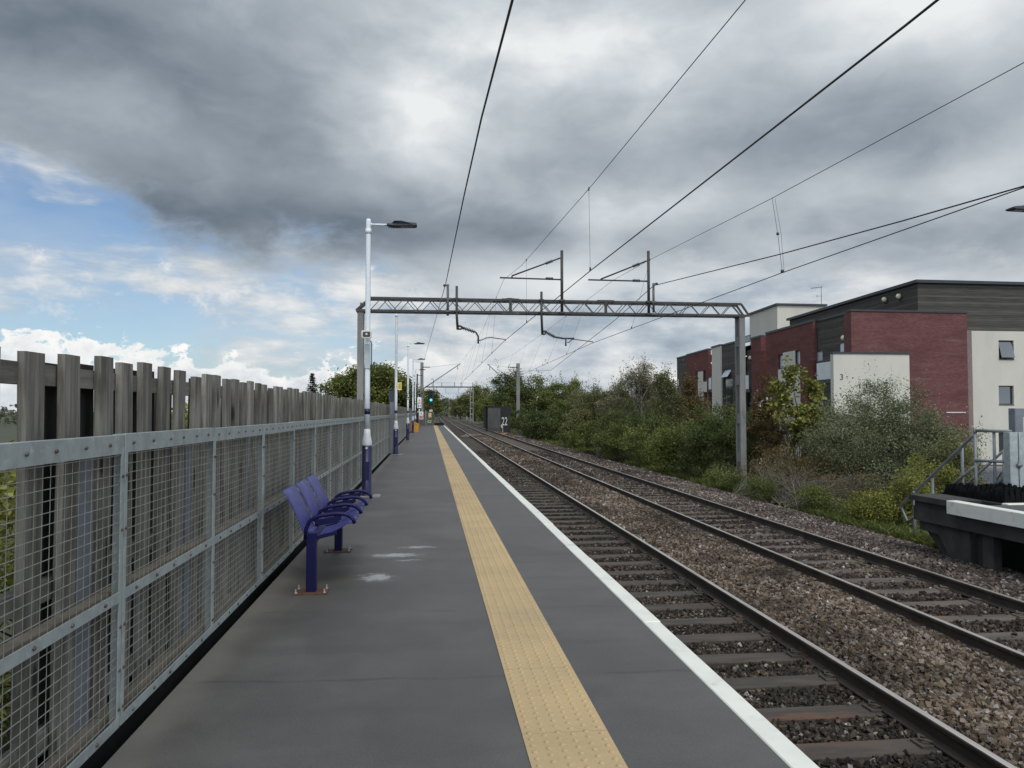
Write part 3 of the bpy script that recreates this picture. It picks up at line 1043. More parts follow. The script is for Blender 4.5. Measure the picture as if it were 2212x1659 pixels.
# ------------------------------------------------------------------ weathered timber fence behind it
wf = thing('timber_fence', 'tall weathered grey timber fence of spaced boards behind the mesh barrier', 'fence', (-1.75, 0, 0))
bm_front = []
for k in range(5):
    m = MB()
    segs = 5
    w0_ = [0.07 + random.uniform(-0.003, 0.003) for _ in range(segs + 1)]
    sh = np.cumsum([0] + [random.uniform(-0.006, 0.006) for _ in range(segs)])
    zs_ = np.linspace(-0.25, 1.74, segs + 1)
    v, f = [], []
    for z, w, s_ in zip(zs_, w0_, sh):
        tw = s_ * 0.5
        v += [(tw - 0.019, s_ - w, z), (tw + 0.013, s_ - w, z), (tw + 0.013, s_ + w, z), (tw - 0.019, s_ + w, z)]
    for i in range(segs):
        for a in range(4):
            f.append((i * 4 + a, i * 4 + (a + 1) % 4, (i + 1) * 4 + (a + 1) % 4, (i + 1) * 4 + a))
    f += [(3, 2, 1, 0), (segs * 4, segs * 4 + 1, segs * 4 + 2, segs * 4 + 3)]
    m.add(v, f)
    bm_front.append(m)
ybs = [-0.35, -0.05, 0.25, 0.55, 0.83, 1.11, 1.39, 1.67, 1.95, 2.23, 2.52, 2.88, 3.215, 3.50, 3.87, 4.15, 4.43, 4.71, 4.99, 5.32, 5.58, 5.84, 6.12]
while ybs[-1] < PEND:
    ybs.append(ybs[-1] + 0.272 + random.uniform(-0.02, 0.02))


def boards(name, X, ys_, mat, meshes, nmax, dz):
    protos = []
    rest = MB()
    for i, y in enumerate(ys_):
        z = dz + random.uniform(-0.022, 0.022) + 0.035 * min(1, max(0, (y - 8) / 25))
        if i < nmax:
            k = random.randrange(len(meshes))
            pr = next((p for kk, p in protos if kk == k), None)
            if pr is None:
                o = meshes[k].build(name, mat, wf); protos.append((k, o))
            else:
                o = pr.copy(); COL.objects.link(o)
            o.location = (X + random.uniform(-0.004, 0.004), y, z)
            o.rotation_euler = (random.uniform(-0.006, 0.006), 0, random.uniform(-0.02, 0.02))
        else:
            rest.box(X - 0.013, X + 0.013, y - 0.07, y + 0.07, -0.25, 1.74 + z)
    if rest.v:
        o = rest.build(name, mat, wf); o['kind'] = 'stuff'


boards('board', 0.194, ybs, M['board'], bm_front, 100, 0.012)
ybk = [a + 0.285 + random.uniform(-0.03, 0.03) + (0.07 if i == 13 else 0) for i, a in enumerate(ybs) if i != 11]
boards('rear_board', 0.105, ybk, M['board_back_shaded'], bm_front, 100, -0.012)
for z in (1.652, 0.76, 0.14):
    m = MB(); m.box(0.121, 0.1745, -0.6, PEND, z - 0.043, z + 0.043)
    o = m.build('rail', M['rail_wood'], wf)
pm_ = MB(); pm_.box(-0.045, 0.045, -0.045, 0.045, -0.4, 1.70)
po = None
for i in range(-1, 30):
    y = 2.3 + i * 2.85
    if po is None: q = po = pm_.build('fence_post', M['board_back_shaded'], wf)
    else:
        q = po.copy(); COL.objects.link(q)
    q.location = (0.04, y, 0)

# ------------------------------------------------------------------ bench
bn = thing('platform_bench', 'blue metal three seat bench with looped armrests on two rust footed posts', 'bench', (-0.972, 7.54, 0))
for k, yy in enumerate((-0.95, 0.96)):
    m = MB(); m.rbox(-0.04, 0.04, yy - 0.04, yy + 0.04, 0.012, 0.50, 0.006)
    p = m.build('post', M['bench_dark'], bn)
    m = MB(); m.rbox(-0.14, 0.14, yy - 0.10, yy + 0.10, 0.0, 0.012, 0.003)
    pl = m.build('base_plate', M['rust'], p)
    m = MB()
    for sx in (-0.115, 0.115):
        for sy in (-0.075, 0.075):
            m.lathe([(0.012, 0.012), (0.012, 0.02), (0.006, 0.022), (0.006, 0.045)], 6, (sx, yy + sy, 0), 'z', False)
    m.build('bolts', M['galv'], p)
m = MB(); m.rbox(-0.035, 0.035, -0.909, 0.919, 0.405, 0.465, 0.006)
m.build('beam', M['bench_dark'], bn)
SPROF = [(-0.265, 0.835), (-0.25, 0.832), (-0.225, 0.80), (-0.17, 0.70), (-0.115, 0.585), (-0.09, 0.51), (-0.07, 0.472), (-0.035, 0.45), (0.03, 0.452),
         (0.13, 0.475), (0.22, 0.515), (0.285, 0.555), (0.318, 0.562), (0.335, 0.548)]


def shell(y0, y1):
    m = MB()
    ny = 6
    prof = SPROF
    n = len(prof)
    v, f = [], []
    nrm = []
    for i in range(n):
        a, b = Vector((*prof[max(i - 1, 0)], 0)), Vector((*prof[min(i + 1, n - 1)], 0))
        d = (b - a).normalized(); nrm.append((d.y, -d.x))
    for lay in (0, 1):
        for i, (x, z) in enumerate(prof):
            for j in range(ny + 1):
                t = j / ny
                e = abs(2 * t - 1)
                lift = 0.012 * e ** 3
                inset = 0.03 if i in (0, n - 1) and e > 0.99 else 0.0
                yy = y0 + (y1 - y0) * t + (inset if t < 0.5 else -inset)
                th = -0.006 * lay
                v.append((x - nrm[i][0] * (lift * 0.5 + th), yy, z - nrm[i][1] * (lift * 0.5 + th)))
    S = n * (ny + 1)
    for i in range(n - 1):
        for j in range(ny):
            a = i * (ny + 1) + j
            f.append((a, a + 1, a + ny + 2, a + ny + 1))
            f.append((S + a, S + a + ny + 1, S + a + ny + 2, S + a + 1))
    for j in range(ny):
        f.append((j, S + j, S + j + 1, j + 1))
        a = (n - 1) * (ny + 1) + j
        f.append((a, a + 1, S + a + 1, S + a))
    for i in range(n - 1):
        a = i * (ny + 1); b = a + ny + 1
        f.append((a, b, S + b, S + a))
        f.append((a + ny, S + a + ny, S + b + ny, b + ny))
    m.add(v, f, True)
    return m


for k in range(3):
    y0 = -0.915 + k * 0.622
    shell(y0 + 0.01, y0 + 0.545).build('seat_shell', M['seat_blue'], bn)
for k in range(4):
    y = -0.94 + k * 0.622
    m = MB()
    pts = [(-0.055, 0.44), (-0.05, 0.52), (-0.025, 0.585), (0.03, 0.622), (0.10, 0.637), (0.20, 0.648), (0.26, 0.645), (0.305, 0.628), (0.335, 0.60), (0.35, 0.565)]
    m.tube([(px_, y, pz) for px_, pz in pts], 0.0165, 10)
    m.prism([(0.0, 0.596), (0.24, 0.632), (0.24, 0.60), (0.2, 0.575), (0.05, 0.55)], y - 0.004, y + 0.004, 'xz')
    m.obox((-0.05, y, 0.43), (0.2, y, 0.49), 0.02, 0.03)
    m.build('armrest', M['bench_dark'], bn)

# ------------------------------------------------------------------ lamp posts
def lamp_post(label, x, y, h, arm=True, rz=0.0):
    t = thing('lamp_post', label, 'lamp post', (x, y, 0), rz, 'lamp posts along the near platform')
    m = MB(); m.rbox(-0.15, 0.24, -0.17, 0.17, -0.002, 0.02, 0.02)
    m.build('concrete_pad', M['concrete'], t)
    m = MB(); m.lathe([(0.115, 0.02), (0.115, 0.032), (0.086, 0.034), (0.086, 0.92), (0.08, 0.93)], 24)
    m.rbox(-0.05, 0.05, -0.0885, -0.083, 0.30, 0.62, 0.002)
    m.build('base_column', M['navy'], t)
    m = MB(); m.lathe([(0.088, 0.895), (0.09, 0.92), (0.09, 0.96), (0.084, 0.99), (0.062, 1.11), (0.05, 1.2)], 24)
    m.lathe([(0.022, 0.0), (0.022, 0.03)], 10, (0, -0.1, 0.86), 'y')
    m.build('collar', M['cone_grey'], t)
    m = MB(); m.lathe([(0.05, 1.19), (0.0475, 2.0), (0.044, h - 0.12), (0.044, h - 0.04), (0.035, h)], 20)
    m.lathe([(0.052, h - 0.27), (0.052, h - 0.18)], 20)
    m.build('pole', M['pole_white'], t)
    m = MB(); m.lathe([(0.0505, 1.46), (0.0505, 1.56)], 20)
    m.build('painted_band', M['navy'], t)
    m = MB(); m.tube([(0.04, 0, h - 0.10), (0.36, 0, h - 0.10)], 0.02, 10); m.lathe([(0.028, 0.04), (0.028, 0.07)], 12, (0, 0, h - 0.1), 'x')
    m.build('arm', M['pole_white'], t)
    m = MB()
    pr = [(0.33, -0.015), (0.33, 0.02), (0.42, 0.035), (0.47, 0.065), (0.60, 0.072), (0.68, 0.045), (0.84, 0.03), (0.87, 0.012), (0.865, -0.012), (0.82, -0.024), (0.5, -0.034), (0.42, -0.03)]
    n = len(pr)
    v = []
    for yy, s_ in ((-0.09, 0.6), (-0.115, 0.85), (-0.06, 1.0), (0.06, 1.0), (0.115, 0.85), (0.09, 0.6)):
        v += [(px_, yy if i > 2 else yy * 0.5, h - 0.10 + pz * s_ + 0.004 * (1 - s_)) for i, (px_, pz) in enumerate(pr)]
    order = [1, 2, 3, 4]
    f = []
    v = v[n:5 * n]
    for a in range(3):
        for i in range(n):
            f.append((a * n + i, a * n + (i + 1) % n, (a + 1) * n + (i + 1) % n, (a + 1) * n + i))
    f += [tuple(range(n)), tuple(range(4 * n - 1, 3 * n - 1, -1))]
    m.add(v, f)
    for fx in (0.36, 0.395, 0.44):
        m.box(fx, fx + 0.012, -0.05, 0.05, h - 0.155, h - 0.13)
    la = m.build('lantern', M['lantern'], t)
    m = MB(); m.box(0.56, 0.80, -0.07, 0.07, h - 0.1315, h - 0.1255)
    m.build('lens', M['lens'], la)
    return t


LP = [(-1.11, 13.95, atY(793, 473, 13.95).z), (-1.18, 27.4, atY(857, 668, 27.4).z), (-1.14, 40.9, atY(880, 738, 40.9).z), (-1.18, 55.0, atY(891, 773, 55).z), (-1.25, 68.0, atY(898, 796, 68).z)]
LL = ['nearest white and navy platform lamp post, carrying a loudspeaker',
      'second white and navy platform lamp post, beside a dark grey steel cabinet',
      'platform lamp post carrying the black number 3 sign',
      'platform lamp post standing against the yellow grit bin',
      'farthest platform lamp post, carrying the black number 4 sign']
lps = [lamp_post(LL[i], *LP[i]) for i in range(5)]
# cable trunking on the posts
for i in (0, 2, 3):
    z0, z1 = ((2.28, 2.72) if i == 0 else (2.55, 2.95))
    m = MB(); m.rbox(-0.048, 0.05, -0.063, 0.0, z0, z1, 0.006)
    m.build('cable_box', M['grey_box'], lps[i])
    m = MB(); m.tube([(0.055, -0.035, z1 + 0.06), (0.072, -0.035, z1), (0.072, -0.035, z0 + 0.12), (0.06, -0.035, z0 - 0.02)], 0.009, 8)
    m.build('conduit', M['lantern'], lps[i])

# loudspeaker on the first post
ls = thing('loudspeaker', 'cream horn loudspeaker on the nearest lamp post facing the camera', 'loudspeaker', (-1.11, 13.95 - 0.06, atY(794, 725, 13.9).z))
ls.scale = (0.58, 0.8, 0.6)
def rrect(w, h, r, y, n=4):
    pts = []
    for cx_, cz_, a0 in ((w - r, h - r, 0), (-w + r, h - r, 90), (-w + r, -h + r, 180), (w - r, -h + r, 270)):
        for k in range(n + 1):
            a = R(a0 + 90 * k / n)
            pts.append((cx_ + r * math.cos(a), y, cz_ + r * math.sin(a)))
    return pts
def loft(rings, cap0=True, cap1=True):
    n = len(rings[0]); v = [p for r in rings for p in r]; f = []
    for i in range(len(rings) - 1):
        for k in range(n):
            f.append((i * n + k, i * n + (k + 1) % n, (i + 1) * n + (k + 1) % n, (i + 1) * n + k))
    if cap0: f.append(tuple(range(n)))
    if cap1: f.append(tuple((len(rings) - 1) * n + k for k in range(n - 1, -1, -1)))
    m = MB(); m.add(v, f, True); return m
loft([rrect(0.05, 0.05, 0.03, 0.0), rrect(0.06, 0.055, 0.03, -0.10), rrect(0.11, 0.08, 0.035, -0.19), rrect(0.155, 0.115, 0.05, -0.25), rrect(0.16, 0.12, 0.055, -0.27),
      rrect(0.145, 0.105, 0.045, -0.272)], True, True).build('horn', M['horn'], ls)
loft([rrect(0.112, 0.078, 0.04, -0.2735), rrect(0.105, 0.07, 0.036, -0.2745), rrect(0.05, 0.045, 0.03, -0.2755)], False, True).build('throat', M['horn_in'], ls)
m = MB(); m.lathe([(0.04, -0.281), (0.034, -0.29), (0.012, -0.296)], 14, (0, 0, 0), 'y'); m.build('phase_plug', M['horn'], ls)
m = MB(); m.tube([(0.1, -0.2, -0.09), (0.09, -0.18, -0.15), (0.02, -0.03, -0.16), (0.0, 0.02, -0.15)], 0.012, 8); m.build('bracket', M['horn'], ls)

# numbered signs and notices
def sign_board(name, label, cat, c, w, h, mat, group=None, th=0.006, border=None):
    t = thing(name, label, cat, c, 0, group)
    m = MB(); m.rbox(-w / 2, w / 2, -th, 0, -h / 2, h / 2, 0.002)
    m.build('plate', mat, t)
    return t
RTX = (R(90), 0, 0)
for num, (lx, ly, lh), zz_ in (('3', LP[2], 2.33), ('4', LP[4], 2.30)):
    s = sign_board('number_sign', f'black square plate with white number {num}, ' + ('on the middle lamp post' if num == '3' else 'on the farthest lamp post'), 'sign', (lx + 0.01, ly - 0.058, zz_), 0.25, 0.31, M['black'])
    text_mesh('number', num, 0.235, M['white'], s, (0, -0.0075, 0.025), RTX, 0.001, weight=0.004)
    m = MB(); m.box(-0.08, 0.08, -0.0085, -0.0065, -0.125, -0.105); m.build('underline', M['white'], s)
s = sign_board('notice_sign', 'yellow bordered notice on the second lamp post', 'sign', (-1.18 + 0.12, 27.34, 2.41), 0.15, 0.27, M['yellow_sign'])
m = MB(); m.box(-0.035, 0.05, -0.0085, -0.0065, -0.09, 0.1); m.build('printed_panel', M['yellow_ink'], s)
m = MB(); m.box(-0.1, -0.04, 0.001, 0.02, -0.02, 0.02); m.build('clamp', M['galv'], s)

cab = thing('steel_cabinet', 'dark grey steel cabinet post behind the second lamp post', 'cabinet', (-1.36, 28.3, 0))
m = MB(); m.rbox(-0.08, 0.075, -0.1, 0.1, 0, 1.9, 0.008); m.build('column', M['galv_dull'], cab)
m = MB(); m.rbox(-0.12, 0.115, -0.13, 0.13, 1.9, 2.3, 0.01); m.rbox(-0.14, 0.135, -0.15, 0.15, 2.3, 2.33, 0.01); m.build('meter_box', M['frame'], cab)

gb = thing('grit_bin', 'yellow plastic grit bin with sloping lid behind a lamp post', 'grit bin', (-1.08, 57.9, 0))
m = MB(); m.prism([(-0.27, 0.0), (0.25, 0.0), (0.29, 0.55), (-0.31, 0.72)], -0.3, 0.3, 'xz'); m.build('body', M['grit_yellow'], gb)
m = MB(); m.prism([(-0.33, 0.72), (-0.33, 0.77), (-0.05, 0.765), (0.32, 0.60), (0.315, 0.55)], -0.33, 0.33, 'xz'); m.build('lid', M['grit_yellow'], gb)

# dark sign post near the platform end
dp = thing('notice_post', 'slim black post with stacked notices near the platform end', 'post', (-1.25, 78, 0))
m = MB(); m.tube([(0, 0, 0), (0, 0, 5.35)], 0.07, 10); m.tube([(0, 0, 5.2), (0.55, 0, 5.2)], 0.03, 8); m.build('pole', M['black'], dp)
for k, (zc, hh, mt) in enumerate(((2.68, 0.62, 'white'), (2.12, 0.42, 'white'), (1.72, 0.3, 'black'), (1.52, 0.08, 'white'))):
    m = MB(); m.rbox(0.02, 0.42, -0.095, -0.075, zc - hh / 2, zc + hh / 2, 0.003)
    p = m.build('notice', M[mt], dp)
    if k == 0:
        m = MB(); m.prism([(0.1, zc - 0.1), (0.34, zc - 0.1), (0.22, zc + 0.18)], -0.1, -0.097, 'xz'); m.build('warning_triangle', M['yellow_ink'], p)
        m = MB(); m.box(0.08, 0.36, -0.099, -0.096, zc - 0.26, zc - 0.16); m.build('printed_text', M['yellow_ink'], p)
    elif k == 1:
        m = MB(); m.box(0.1, 0.18, -0.099, -0.096, zc - 0.15, zc + 0.15); m.box(0.26, 0.34, -0.099, -0.096, zc - 0.1, zc + 0.12); m.build('printed_text', M['frame'], p)
    elif k == 2:
        m = MB(); m.box(0.16, 0.28, -0.099, -0.096, zc - 0.1, zc + 0.08); m.build('printed_text', M['white'], p)

# platform end fence with its notices
ef = thing('end_fence', 'dark grey boarded fence closing off the platform end', 'fence', (0, 86.2, 0))
m = MB()
for k in range(13):
    x = -1.5 + k * 0.15
    m.box(x, x + 0.143, -0.02, 0.0, 0.03, 1.55 + random.uniform(-0.02, 0.02))
m.build('boards', M['end_fence'], ef)
m = MB(); m.box(-1.52, 0.5, 0.001, 0.05, 0.4, 0.5); m.box(-1.52, 0.5, 0.001, 0.05, 1.2, 1.3); m.build('rail', M['end_fence'], ef)
m = MB(); m.box(-0.50, -0.36, -0.12, -0.021, 0, 1.68); m.build('post', M['galv_dull'], ef)
m = MB(); m.box(0.40, 0.52, -0.12, -0.021, 0, 1.5); m.build('post', M['end_fence'], ef)
m = MB(); m.box(0.55, 1.62, -0.1, 0.05, 0.004, 0.30); m.build('toe_board', M['concrete_black'], ef)
s = sign_board('trespass_sign', 'white no trespassing sign with red lower panel on the end fence', 'sign', (-0.93, 86.2 - 0.03, 1.12), 0.46, 0.86, M['white'])
m = MB(); m.box(-0.19, 0.19, -0.009, -0.0065, -0.36, -0.2); m.box(-0.19, 0.19, -0.009, -0.0065, -0.17, -0.03); m.build('red_panel', M['red_sign'], s)
m = MB(); m.lathe([(0.035, -0.010), (0.035, -0.0065)], 12, (-0.04, 0, 0.33), 'y', False)
m.obox((-0.05, -0.008, 0.29), (0.03, -0.008, 0.17), 0.05, 0.003, (0, 1, 0)); m.obox((0.03, -0.008, 0.18), (0.1, -0.008, 0.05), 0.035, 0.003, (0, 1, 0))
m.obox((0.01, -0.008, 0.2), (-0.09, -0.008, 0.07), 0.035, 0.003, (0, 1, 0)); m.obox((-0.03, -0.008, 0.28), (0.11, -0.008, 0.22), 0.03, 0.003, (0, 1, 0)); m.build('walking_figure', M['black'], s)
s = sign_board('notice_sign', 'small pale yellow notice, upper of two on the end fence', 'sign', (0.04, 86.2 - 0.03, 1.14), 0.30, 0.46, M['yellow_sign'])
m = MB(); m.box(-0.1, 0.1, -0.009, -0.0065, 0.03, 0.15); m.box(-0.1, 0.1, -0.009, -0.0065, -0.17, -0.04); m.build('printed_text', M['yellow_ink'], s)
s = sign_board('notice_sign', 'small green yellow notice, lower of two on the end fence', 'sign', (-0.02, 86.2 - 0.03, 0.44), 0.40, 0.26, M['green_sign'])
m = MB(); m.box(-0.13, 0.13, -0.009, -0.0065, -0.06, 0.06); m.build('printed_text', M['end_fence'], s)

# colour light signal showing green
sg = thing('railway_signal', 'colour light signal showing green beyond the platform end', 'signal', (0.16, 90, -0.9))
m = MB(); m.tube([(0, 0, 0), (0, 0, 3.4)], 0.07, 12); m.build('post', M['signal_black'], sg)
m = MB(); m.rbox(-0.34, 0.34, -0.1, 0.14, 3.42, 4.9, 0.04); m.rbox(-0.28, 0.28, -0.09, 0.13, 3.36, 3.42, 0.03); hd = m.build('head', M['signal_black'], sg)
hoods = MB()
for zc in (3.80, 4.22, 4.62):
    v, f = [], []
    n = 14
    for yy in (-0.1, -0.34):
        for k in range(n + 1):
            a = R(-25 + 230 * k / n)
            v.append((0.15 * math.cos(a), yy, zc + 0.15 * math.sin(a)))
    for k in range(n):
        f.append((k, k + 1, n + 2 + k, n + 1 + k))
    hoods.add(v, f)
hoods.build('hoods', M['signal_black'], hd)
gm, gnt, gb_ = base('green signal lens', 0.3)
gb_.inputs['Base Color'].default_value = (0.02, 0.4, 0.3, 1)
gb_.inputs['Emission Color'].default_value = (0.06, 0.95, 0.72, 1)
gb_.inputs['Emission Strength'].default_value = 1.5
m = MB(); m.lathe([(0.145, -0.13), (0.12, -0.15), (0.02, -0.16)], 18, (0, 0, 3.80), 'y'); m.build('green_lens', gm, hd)
m = MB(); m.rbox(-0.2, 0.18, -0.11, -0.09, 2.42, 2.66, 0.005); pl = m.build('number_plate', M['white'], sg)
m = MB(); m.box(-0.14, 0.12, -0.114, -0.1115, 2.52, 2.56); m.build('printed_text', M['frame'], pl)
m = MB(); m.rbox(-0.12, 0.12, -0.11, -0.085, 2.24, 2.38, 0.005); m.build('plate', M['signal_black'], sg)
m = MB(); m.tube([(0.28, 0.3, 0), (0.28, 0.3, 6.2)], 0.03, 8); m.tube([(0.28, 0.3, 6.2), (0.15, 0.3, 6.3), (0.0, 0.3, 6.2)], 0.03, 8); m.build('ladder_rail', M['steel_dark'], sg)

# ------------------------------------------------------------------ overhead line gantry
GY = 26.0
gt = thing('overhead_gantry', 'nearest steel lattice gantry on two concrete columns spanning both tracks', 'gantry', (0, GY, 0))
def g(X, Y, dy=0.0):
    p = atY(X, Y, GY + dy); return Vector((p.x, p.y - GY, p.z))
XL, XR = g(780, 672).x, g(1598, 672).x
ZB, ZT = g(1106, 676.5).z, g(1106, 650).z
for side, x in (('L', XL), ('R', XR)):
    m = MB()
    w, d = 0.10, 0.21
    zb = -1.6 if side == 'R' else -0.6
    ztop = ZB - 0.05
    m.box(x - w, x + w, -d, -d + 0.09, zb, ztop); m.box(x - w, x + w, d - 0.09, d, zb, ztop)
    z = zb
    while z < ztop:
        z2 = min(z + 1.35, ztop)
        m.box(x - w, x + w, -d + 0.09, d - 0.09, z, min(z + 0.35, ztop))
        m.box(x - 0.03, x + 0.03, -d + 0.0901, d - 0.0901, z + 0.3501, z2 - 0.0001)
        z = z2 + 0.0
    m.build('column', M['concrete'], gt)
m = MB()
m.box(XL - 0.14, XL + 0.14, -0.24, 0.24, ZB - 0.05, ZB - 0.005); m.box(XR - 0.14, XR + 0.14, -0.24, 0.24, ZB - 0.05, ZB - 0.005)
m.build('cap_plate', M['steel_dark'], gt)
x0, x1 = g(770, 675).x, g(1613, 675).x
xt0, xt1 = g(800, 650).x, g(1596, 655).x
ch = MB()
for yy in (-0.2, 0.2):
    ch.obox((x0, yy, ZB), (x1, yy, ZB), 0.075, 0.075); ch.obox((xt0, yy, ZT), (xt1, yy, ZT - 0.02), 0.075, 0.075)
    ch.obox((x0, yy, ZB), (xt0, yy, ZT), 0.06, 0.06); ch.obox((x1, yy, ZB), (xt1, yy, ZT - 0.02), 0.06, 0.06)
ch.build('chords', M['steel_dark'], gt)
wb = MB()
nx = 34
for yy in (-0.2, 0.2):
    for i in range(nx):
        a = xt0 + (xt1 - xt0) * i / nx; b_ = xt0 + (xt1 - xt0) * (i + 1) / nx
        s_ = 0.17 if yy > 0 else 0
        if i % 2: wb.obox((a + s_, yy, ZT), (b_ + s_, yy, ZB), 0.025, 0.025)
        else: wb.obox((a + s_, yy, ZB), (b_ + s_, yy, ZT), 0.025, 0.025)
for i in range(0, nx + 1, 2):
    a = xt0 + (xt1 - xt0) * i / nx
    for z in (ZB, ZT):
        wb.obox((a, -0.2, z), (a, 0.2, z), 0.03, 0.03)
wb.build('lattice', M['steel_light'], gt)
for X in (1101, 1305):
    m = MB()
    q = g(X, 660).x
    m.box(q - 0.05, q + 0.05, -0.26, -0.24, ZB - 0.07, ZT + 0.04); m.box(q - 0.3, q + 0.3, -0.255, -0.241, ZB - 0.065, ZB + 0.035); m.box(q - 0.3, q + 0.3, -0.255, -0.241, ZT - 0.03, ZT + 0.045)
    m.build('splice_plate', M['steel_dark'], gt)
m = MB(); m.tube([g(1065, 650), g(1085, 648), g(1100, 646), g(1118, 648)], 0.045, 8); m.build('cable_bundle', M['black'], gt)


def insulator(parent, p, q, r=0.055, n=6):
    p, q = Vector(p), Vector(q)
    pts, rs = [], []
    d = q - p
    for i in range(n):
        for t, rr in ((0.0, 0.025), (0.3, r), (0.55, r * 0.95), (0.7, 0.025)):
            pts.append(p + d * ((i + t) / n)); rs.append(rr)
    pts.append(q); rs.append(0.025)
    return MB().tube(pts, rs, 10).build('insulator', M['insul'], parent)


def cantilever(xm, ytop, ybot, low, up, ilow, iup, lab):
    m = MB()
    a, b_ = g(xm, ytop), g(xm + 2, ybot)
    m.tube([(a.x, -0.29, a.z), (a.x, -0.29, b_.z)], 0.05, 12)
    m.box(a.x - 0.09, a.x + 0.09, -0.35, -0.235, ZT - 0.03, ZT + 0.03); m.box(a.x - 0.09, a.x + 0.09, -0.35, -0.235, ZB - 0.03, ZB + 0.03)
    c = m.build('cantilever_mast', M['steel_dark'], gt)
    m = MB()
    q = lambda X, Y: Vector((g(X, Y).x, -0.29, g(X, Y).z))
    m.tube([q(*low[0]), q(*low[1])], 0.026, 8); m.tube([q(*up[0]), q(*up[1])], 0.026, 8)
    l0, l1 = q(*low[0]), q(*low[1])
    m.tube([q(*up[0]), (q(*up[0]).x, -0.29, l0.z + (l1.z - l0.z) * 0.2)], 0.025, 8)
    m.tube([q(*low[1]), (a.x, -0.29, q(*low[1]).z)], 0.03, 8)
    m.build('arm', M['steel_dark'], c)
    insulator(c, q(*ilow[0]), q(*ilow[1])); insulator(c, q(*iup[0]), q(*iup[1]))
    return c


cantilever(1210.5, 545, 679, ((1078, 603), (1206, 607)), ((1104, 599), (1207, 561)), ((1176, 604.5), (1192, 605)), ((1176, 573), (1191, 567)), '')
cantilever(1395.5, 546, 678, ((1267, 607.5), (1390, 610.5)), ((1294, 606), (1392, 567)), ((1362, 609), (1378, 609.5)), ((1362, 579), (1377, 573)), '')


def drop(xm, ytop, ybot, ins, arm, hook):
    m = MB()
    a, b_ = g(xm, ytop), g(xm + 2, ybot)
    m.tube([(a.x, -0.29, a.z), (a.x, -0.29, ZB - 0.1), (b_.x, -0.29, b_.z)], 0.042, 10)
    m.box(a.x - 0.08, a.x + 0.08, -0.34, -0.235, ZT - 0.03, ZT + 0.03); m.box(a.x - 0.08, a.x + 0.08, -0.34, -0.235, ZB - 0.03, ZB + 0.03)
    c = m.build('drop_tube', M['steel_dark'], gt)
    q = lambda p: Vector((g(*p).x, -0.29, g(*p).z))
    insulator(c, q(ins[0]), q(ins[1]), 0.07, 7)
    m = MB()
    i0 = q(ins[0])
    m.tube([(b_.x, -0.29, b_.z + 0.12), (b_.x + 0.09, -0.29, b_.z + 0.12), i0], 0.035, 8); m.tube([(b_.x, -0.29, b_.z + 0.02), (b_.x + 0.09, -0.29, b_.z + 0.02), i0], 0.03, 8)
    m.tube([q(p) for p in hook], 0.03, 8)
    m.build('bracket', M['steel_dark'], c)
    m = MB(); m.tube([q(p) for p in arm], 0.017, 8); m.build('steady_arm', M['steel_light'], c)


drop(986, 621, 714, ((1001, 711), (1024, 719)), ((1034, 737), (1040, 736), (1048, 732), (1058, 730.5), (1075, 733), (1090, 735), (1090, 738)), ((1023, 718), (1027, 720), (1032, 729), (1032, 744)))
drop(1167, 633, 725, ((1176, 719), (1196, 730)), ((1222, 741), (1226, 741), (1232, 735), (1240, 735), (1277, 740), (1277, 743)), ((1196, 730), (1215, 733), (1237, 733), (1219, 733), (1219, 749)))
for (xm, yt, yb, bx_, by_) in ((967, 617, 684, 957, 619.5), (1406.5, 615, 677, 1416, 616)):
    m = MB(); a, b_ = g(xm, yt), g(xm, yb)
    m.tube([(a.x, -0.28, a.z), (a.x, -0.28, b_.z)], 0.042, 10)
    m.box(a.x - 0.08, a.x + 0.08, -0.33, -0.235, ZT - 0.03, ZT + 0.03); m.box(a.x - 0.08, a.x + 0.08, -0.33, -0.235, ZB - 0.03, ZB + 0.03)
    e = g(bx_, by_)
    m.tube([(a.x, -0.28, e.z), (e.x, -0.28, e.z)], 0.025, 8)
    p = m.build('feeder_post', M['steel_light'], gt)
    m = MB(); m.tube([(e.x + (a.x - e.x) * 0.1, -0.28, e.z), (e.x + (a.x - e.x) * 0.5, -0.28, e.z)], 0.045, 8); m.build('clamp', M['insul'], p)

# ------------------------------------------------------------------ wires
def poly(pts, sag=0.0, n=10):
    out = []
    for a, b_ in zip(pts[:-1], pts[1:]):
        a, b_ = Vector(a), Vector(b_)
        for i in range(n):
            t = i / n
            p = a.lerp(b_, t); p.z -= sag * 4 * t * (1 - t) * (b_ - a).length
            out.append(p)
    out.append(Vector(pts[-1])); return out


def P3(X, Y, d):
    p = atY(X, Y, d); return (p.x, p.y, p.z)


def wire(name, label, pts, r, mat, cat='wire'):
    m = MB(); m.tube(pts, r, 6)
    o = m.build(name, M[mat], None)
    return tag(o, label, cat)


